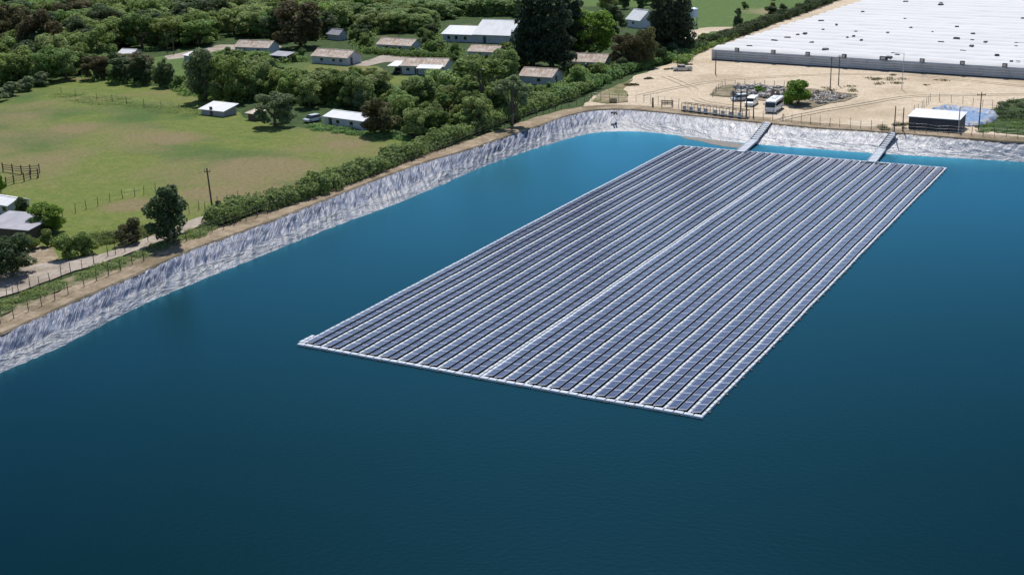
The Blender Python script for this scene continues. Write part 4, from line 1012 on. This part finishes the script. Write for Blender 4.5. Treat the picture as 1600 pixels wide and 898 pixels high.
hedge('narrow dark hedge running along the left side of the greenhouse', [(1075,88),(1110,74),(1160,57),(1200,42),(1250,24),(1300,5),(1340,-10)], 4, 3.2, 480, .2, L['dark'], 14)
hedge('low bushy hedge in front of the tan-roofed cottages', [(570,84),(640,90),(700,90)], 3, 2, 380, .18, L['broad'], 15)
hedge('lower green hedge at the edge of the far field', [(1075,100),(1080,88),(1150,60)], 3, 2, 300, .2, L['broad'], 16)

# ------------------------------------------------------------------ trees
T = treepx
T('dark','dark',268,382,280,88,'tall dark evergreen standing alone beside the dirt road', v=1)
T('shrub','brown',210,380,334,62,'round brownish shrub directly left of the tall roadside evergreen')
T('broad','bright',76,364,312,62,'small bright green tree beside the grey flat-roofed outbuilding')
T('broad','dark',20,432,360,78,'dense dark green tree on the left edge by the dirt road', v=0)
T('shrub','broad',104,404,358,62,'left of two leafy shrubs on the far side of the dirt road')
T('shrub','broad',133,398,356,52,'right of two leafy shrubs on the far side of the dirt road')
T('shrub','broad',74,386,356,28,'small green bush under the bright green tree by the outbuilding')
T('shrub','dark',36,340,304,40,'dark bush between the two left-edge buildings')
T('shrub','bright',2,303,272,22,'light green bush cut off by the left edge beside the livestock pen')
T('shrub','dark',342,331,312,17,'little round bush at the foot of the leaning utility pole')
T('broad','grey',430,197,138,66,'round grey-green tree casting a shadow on the pasture edge', v=1)
T('broad','brown',596,210,144,66,'russet brown tree hiding the right end of the long bungalow', v=2)
T('shrub','grey',562,172,140,34,'pale yellow-green bush just behind the long bungalow')
T('pine','pine',832,104,-45,62,'left of the huge dark conifers right of the white barn', v=0)
T('pine','pine',862,108,-55,66,'front one of the huge dark conifers, with the bright green tree to its right', v=1)
T('pine','pine',888,90,-50,56,'right rear one of the huge dark conifers right of the white barn', v=2)
T('broad','bright',922,88,8,88,'vivid green round tree right of the huge dark conifers', v=0)
T('dark','dark',958,55,3,44,'dark tree behind the vivid green tree and the gabled white house')
T('broad','brown',978,108,48,52,'left of two dull brown crowns behind the hedge in front of the gabled house', v=1)
T('broad','brown',1008,104,40,46,'right of two dull brown crowns behind the hedge in front of the gabled house', v=0)
T('pine','pine',1035,84,-40,46,'left tall black-green conifer at the corner of the far field', v=1)
T('pine','pine',1060,82,-45,46,'right tall black-green conifer at the corner of the far field', v=2)
T('open','broad',765,180,84,104,'large open-crowned tree with visible limbs above the bank hedge', v=0)
T('open','grey',800,196,112,58,'slender open-crowned tree right of the large open one above the hedge', v=1)
T('open','broad',697,188,142,36,'small thin tree left of the large open-crowned tree', v=2)
T('dark','dark',1153,47,19,18,'small upright dark tree alone by the far track', v=0)
T('shrub','broad',904,140,100,50,'round shrub behind the hedge right of the timber-gabled cottage')
T('shrub','broad',936,124,94,38,'dark leafy shrub below the tan cottage near the hedge')
T('shrub','bright',1247,164,120,62,'large yellow-green bush on the sand right of the minibus', v=0)
T('shrub','bright',1187,146,131,28,'small green bush growing in the rock heap behind the van')
T('shrub','broad',1100,70,48,36,'lone light bush at the far field corner beside the water tower')
T('shrub','dark',1205,22,6,34,'dark shrub clump in the far field next to the narrow hedge')
T('shrub','dark',1262,6,-12,30,'dark shrub at the top of the far field by the greenhouse')
T('shrub','dark',10,392,366,36,'dark bush hiding the wall of the grey flat-roofed outbuilding')
T('shrub','broad',48,392,364,32,'leafy bush at the right corner of the grey flat-roofed outbuilding')
row = 'bright trees in the row above the pasture'
for (x, by, ty, w, mt, lb) in [
 (322,158,72,64,'grey','tall light tree at the left end of the row above the open shed'),
 (362,160,80,66,'broad','second tree of the row above the pasture, just right of the open shed'),
 (402,150,88,54,'willow','third tree of the row, directly above the round grey-green tree'),
 (447,152,100,58,'broad','fourth tree of the row, below the lawn of the white cottage'),
 (495,158,104,60,'willow','fifth tree of the row, left of the long bungalow roof'),
 (541,160,104,58,'broad','sixth tree of the row, behind the long bungalow'),
 (588,150,104,60,'willow','last tree of the row, above the russet brown tree'),
 (650,172,118,62,'broad','wide green tree right of the russet brown tree'),
 (690,160,100,62,'willow','light green tree directly below the tan farmhouse roof'),
 (735,150,90,62,'willow','light green tree just left of the timber-gabled cottage'),
 (790,130,72,50,'willow','light green tree at the foot of the huge dark conifers'),
 (660,208,165,50,'broad','dark low tree beside the russet tree at the pasture corner'),
 (728,205,170,46,'broad','dark low tree under the large open-crowned tree'),
 (258,136,88,38,'dark','dark upright tree at the edge of the clearing'),
 (222,132,84,50,'dark','dark tree right below the white-roofed hut'),
 (186,130,88,46,'dark','dark tree left below the white-roofed hut'),
 (150,124,84,44,'brown','dull brown-green tree at the wood edge'),
 (104,124,72,50,'willow','light tree at the wood edge left of the dull brown-green tree'),
 (70,128,70,60,'broad','broad tree at the pasture corner of the wood'),
 (28,128,70,66,'broad','broad tree near the left edge at the wood front'),
 (70,100,12,78,'brown','tall russet tree standing above the wood in the left'),
 (22,88,6,70,'brown','tall russet tree at the top left edge'),
 (470,74,-4,84,'brown','very tall dark brown tree above the two tan cottages'),
 (432,66,4,58,'dark','dark tall tree left of the very tall brown one'),
 (512,58,12,44,'dark','dark tree right of the very tall brown one'),
 ]:
    kd = 'dark' if mt == 'dark' else 'broad'
    T(kd, mt, x, by, ty, w, lb)
for i, (x, y) in enumerate([(18,150),(44,142),(66,134),(-6,158)]):
    T('shrub','grey',x,y,y-26,44,['pale leafy shrub at the pasture corner by the left edge','pale leafy shrub in the middle of the corner clump left of the pasture','rightmost pale shrub of the corner clump left of the pasture','pale shrub cut off by the left edge at the pasture corner'][i])

# fill woods
keep = [(180,78,212,83),(258,78,345,93),(286,82,304,97),(240,96,300,118),(366,60,426,79),(424,72,450,92),(482,72,552,103),(560,96,640,103),(586,52,650,72),(612,92,704,118),(610,118,634,140),(690,31,812,64),(722,66,776,83),(806,104,876,128),(888,78,952,98),(977,20,1012,42),(494,168,568,200),(312,160,360,184),(450,99,545,106),(512,46,532,60),(1080,14,1090,40),(376,176,400,188)]
def inpoly(x, y, P):
    c = False
    for i in range(len(P)):
        (x0, y0), (x1, y1) = P[i], P[i-1]
        if (y0 > y) != (y1 > y) and x < (x1-x0)*(y-y0)/(y1-y0)+x0: c = not c
    return c
regions = [
 ([(-70,-6),(350,-6),(350,64),(330,72),(262,86),(235,96),(235,122),(150,118),(100,114),(60,126),(-70,140)], [('broad','broad',5),('broad','dark',3),('dark','dark',2),('broad','willow',2),('broad','brown',.6)], 8.0, (7.5, 11.5), 'trees of the dense dark wood at the top left', 'green tree in the dense dark wood filling the top left corner'),
 ([(350,-8),(560,-8),(560,60),(470,66),(380,60),(350,62)], [('broad','willow',4),('broad','broad',3),('broad','bright',1)], 6.6, (6, 9), 'light trees behind the very tall brown tree', 'light green tree in the thicket around the very tall brown tree'),
 ([(560,-8),(700,-8),(825,6),(815,26),(740,26),(690,36),(660,54),(560,52)], [('broad','willow',5),('shrub','willow',2),('broad','broad',1)], 5.4, (4.5, 6.5), 'low light trees behind the white barn', 'low pale green tree in the thicket left of and behind the white barn'),
 ([(296,96),(430,92),(430,112),(610,122),(640,140),(700,125),(800,112),(800,140),(900,134),(900,148),(800,188),(660,226),(575,170),(470,168),(430,160),(310,160)], [('broad','broad',3),('shrub','broad',3),('broad','willow',2),('shrub','dark',1)], 6.2, (4.2, 8), 'trees and bushes between the cottages and the pasture', 'green tree or bush in the belt between the cottages and the pasture hedge'),
 ([(135,106),(300,112),(305,128),(300,150),(262,138),(150,126)], [('broad','dark',2),('shrub','broad',2),('broad','broad',1)], 6, (2.5, 6), 'shrubs and trees along the wood front', 'tree or shrub along the wood front below the white-roofed hut'),
 ([(345,84),(430,90),(470,92),(480,104),(430,100),(350,96)], [('shrub','broad',2),('shrub','hedge',1)], 4.5, (1.8, 3.2), 'bushes in front of the pink-roofed cottage', 'bush in front of the cottage with the pinkish rusty roof'),
 ([(860,112),(950,112),(940,124),(880,128)], [('shrub','broad',2),('shrub','hedge',1)], 4.5, (1.8, 3.0), 'bushes in front of the cottage left of the brown crowns', 'bush in front of the tan cottage left of the dull brown crowns'),
 ([(420,72),(480,76),(480,92),(430,94)], [('shrub','broad',2),('shrub','dark',1)], 5.5, (2, 4), 'bushes around the scrap-roofed shack', 'bush beside the dark shack with the scrap metal roof'),
 ([(548,60),(600,46),(686,44),(692,64),(720,64),(800,66),(830,90),(820,108),(700,100),(690,88),(560,84)], [('shrub','broad',3),('shrub','dark',2),('broad','broad',1)], 3.8, (2, 4.6), 'garden bushes between barn and farmhouse', 'garden bush between the white barn and the wide farmhouse'),
 ([(870,108),(1060,70),(1075,88),(1010,106),(950,124),(900,140),(870,134)], [('shrub','broad',3),('broad','dark',2),('shrub','dark',2)], 6., (3, 5.5), 'bushes behind the sand yard hedge', 'bush or small tree behind the clipped hedge of the sand yard'),
 ([(925,2),(1030,-6),(1030,24),(960,26)], [('dark','dark',2),('broad','broad',2)], 9, (6, 9), 'trees behind the gabled white house', 'tree in the background clump behind the gabled white house'),
 ([(1120,8),(1190,0),(1250,-6),(1262,6),(1215,26),(1180,34),(1150,28)], [('shrub','broad',2),('shrub','dark',1)], 15, (2, 3.6), 'low bushes on the far field', 'low bush dotted over the far field beside the greenhouse hedge'),
]
cnt = 0
for ri, (poly, kinds, sp_, (h0, h1), grp, lab) in enumerate(regions):
    rr = random.Random(100+ri); W = [at(x, y) for x, y in poly]
    x0, x1 = min(p.x for p in W), max(p.x for p in W); y0, y1 = min(p.y for p in W), max(p.y for p in W)
    y = y0
    while y < y1:
        sy = sp_*(1+max(0, (y-330))/420.); x = x0+rr.uniform(0, sp_)
        while x < x1:
            p = Vector((x+rr.uniform(-.35, .35)*sp_, y+rr.uniform(-.35, .35)*sp_, GZ)); X, Y = px(p)
            if inpoly(X, Y, poly):
                m_ = mpp(p)
                for att in range(5):
                    kd, mt, _w = rr.choices(kinds, [k[2] for k in kinds])[0]
                    h_ = rr.uniform(h0, h1)*(.72**att)
                    if kd == 'shrub' and att == 0: h_ = min(h_, 4.2)
                    w_ = h_*(1.35 if kd == 'shrub' else (.95 if kd == 'broad' else .7))
                    if ri in (0, 1, 2): w_ = max(w_, sy*1.3)
                    wp, hp = w_/m_*.5*.85, h_/m_*.95
                    ok = all(X+wp < k[0] or X-wp > k[2] or Y < k[1] or Y-hp > k[3] for k in keep)
                    if ok: break
                    if h_ < 1.3: break
                if ok and h_ >= 1.2:
                    if ri in (0, 1, 2) and Y < 34: far_tree(ri, kd, mt, p, h_, w_, rr.randrange(3), rr.uniform(0, 6.28))
                    else: tree(kd, mt, p, h_, w_, lab, grp, v=rr.randrange(3)); cnt += 1
            x += sp_*rr.uniform(.9, 1.15)
        y += sy
for (ri, mt), qs in FAR.items():
    o = link('far_wood', quads_mesh('far_wood', np.concatenate(qs), L[mt]))
    tag(o, ['dark treetops of the wood along the top left edge of the picture', 'light treetops along the top edge above the very tall brown tree', 'pale low thicket along the top edge above the white barn'][ri]+' ('+mt+' foliage)', 'wood', kind='stuff')
print('fill trees', cnt, 'all', len(trees), 'objects', len(bpy.data.objects))
# undergrowth between the trunks
rg = np.random.default_rng(77); pts = []
for poly in [regions[3][0], regions[3][0], regions[8][0], regions[9][0], regions[0][0], regions[0][0], regions[1][0], regions[2][0], regions[2][0], regions[4][0], regions[5][0]]:
    xs = [p[0] for p in poly]; ys = [p[1] for p in poly]; k = 0
    while k < 130:
        x, y = rg.uniform(min(xs), max(xs)), rg.uniform(min(ys), max(ys))
        if inpoly(x, y, poly) and not any(a-6 < x < c+6 and b_-2 < y < d_+8 for a, b_, c, d_ in keep): pts.append((x, y)); k += 1
scrub('undergrowth', pts, 150000, .27, L['broad'], 'low green undergrowth between the trees', 3.0, 1.5, 78, cat='undergrowth')
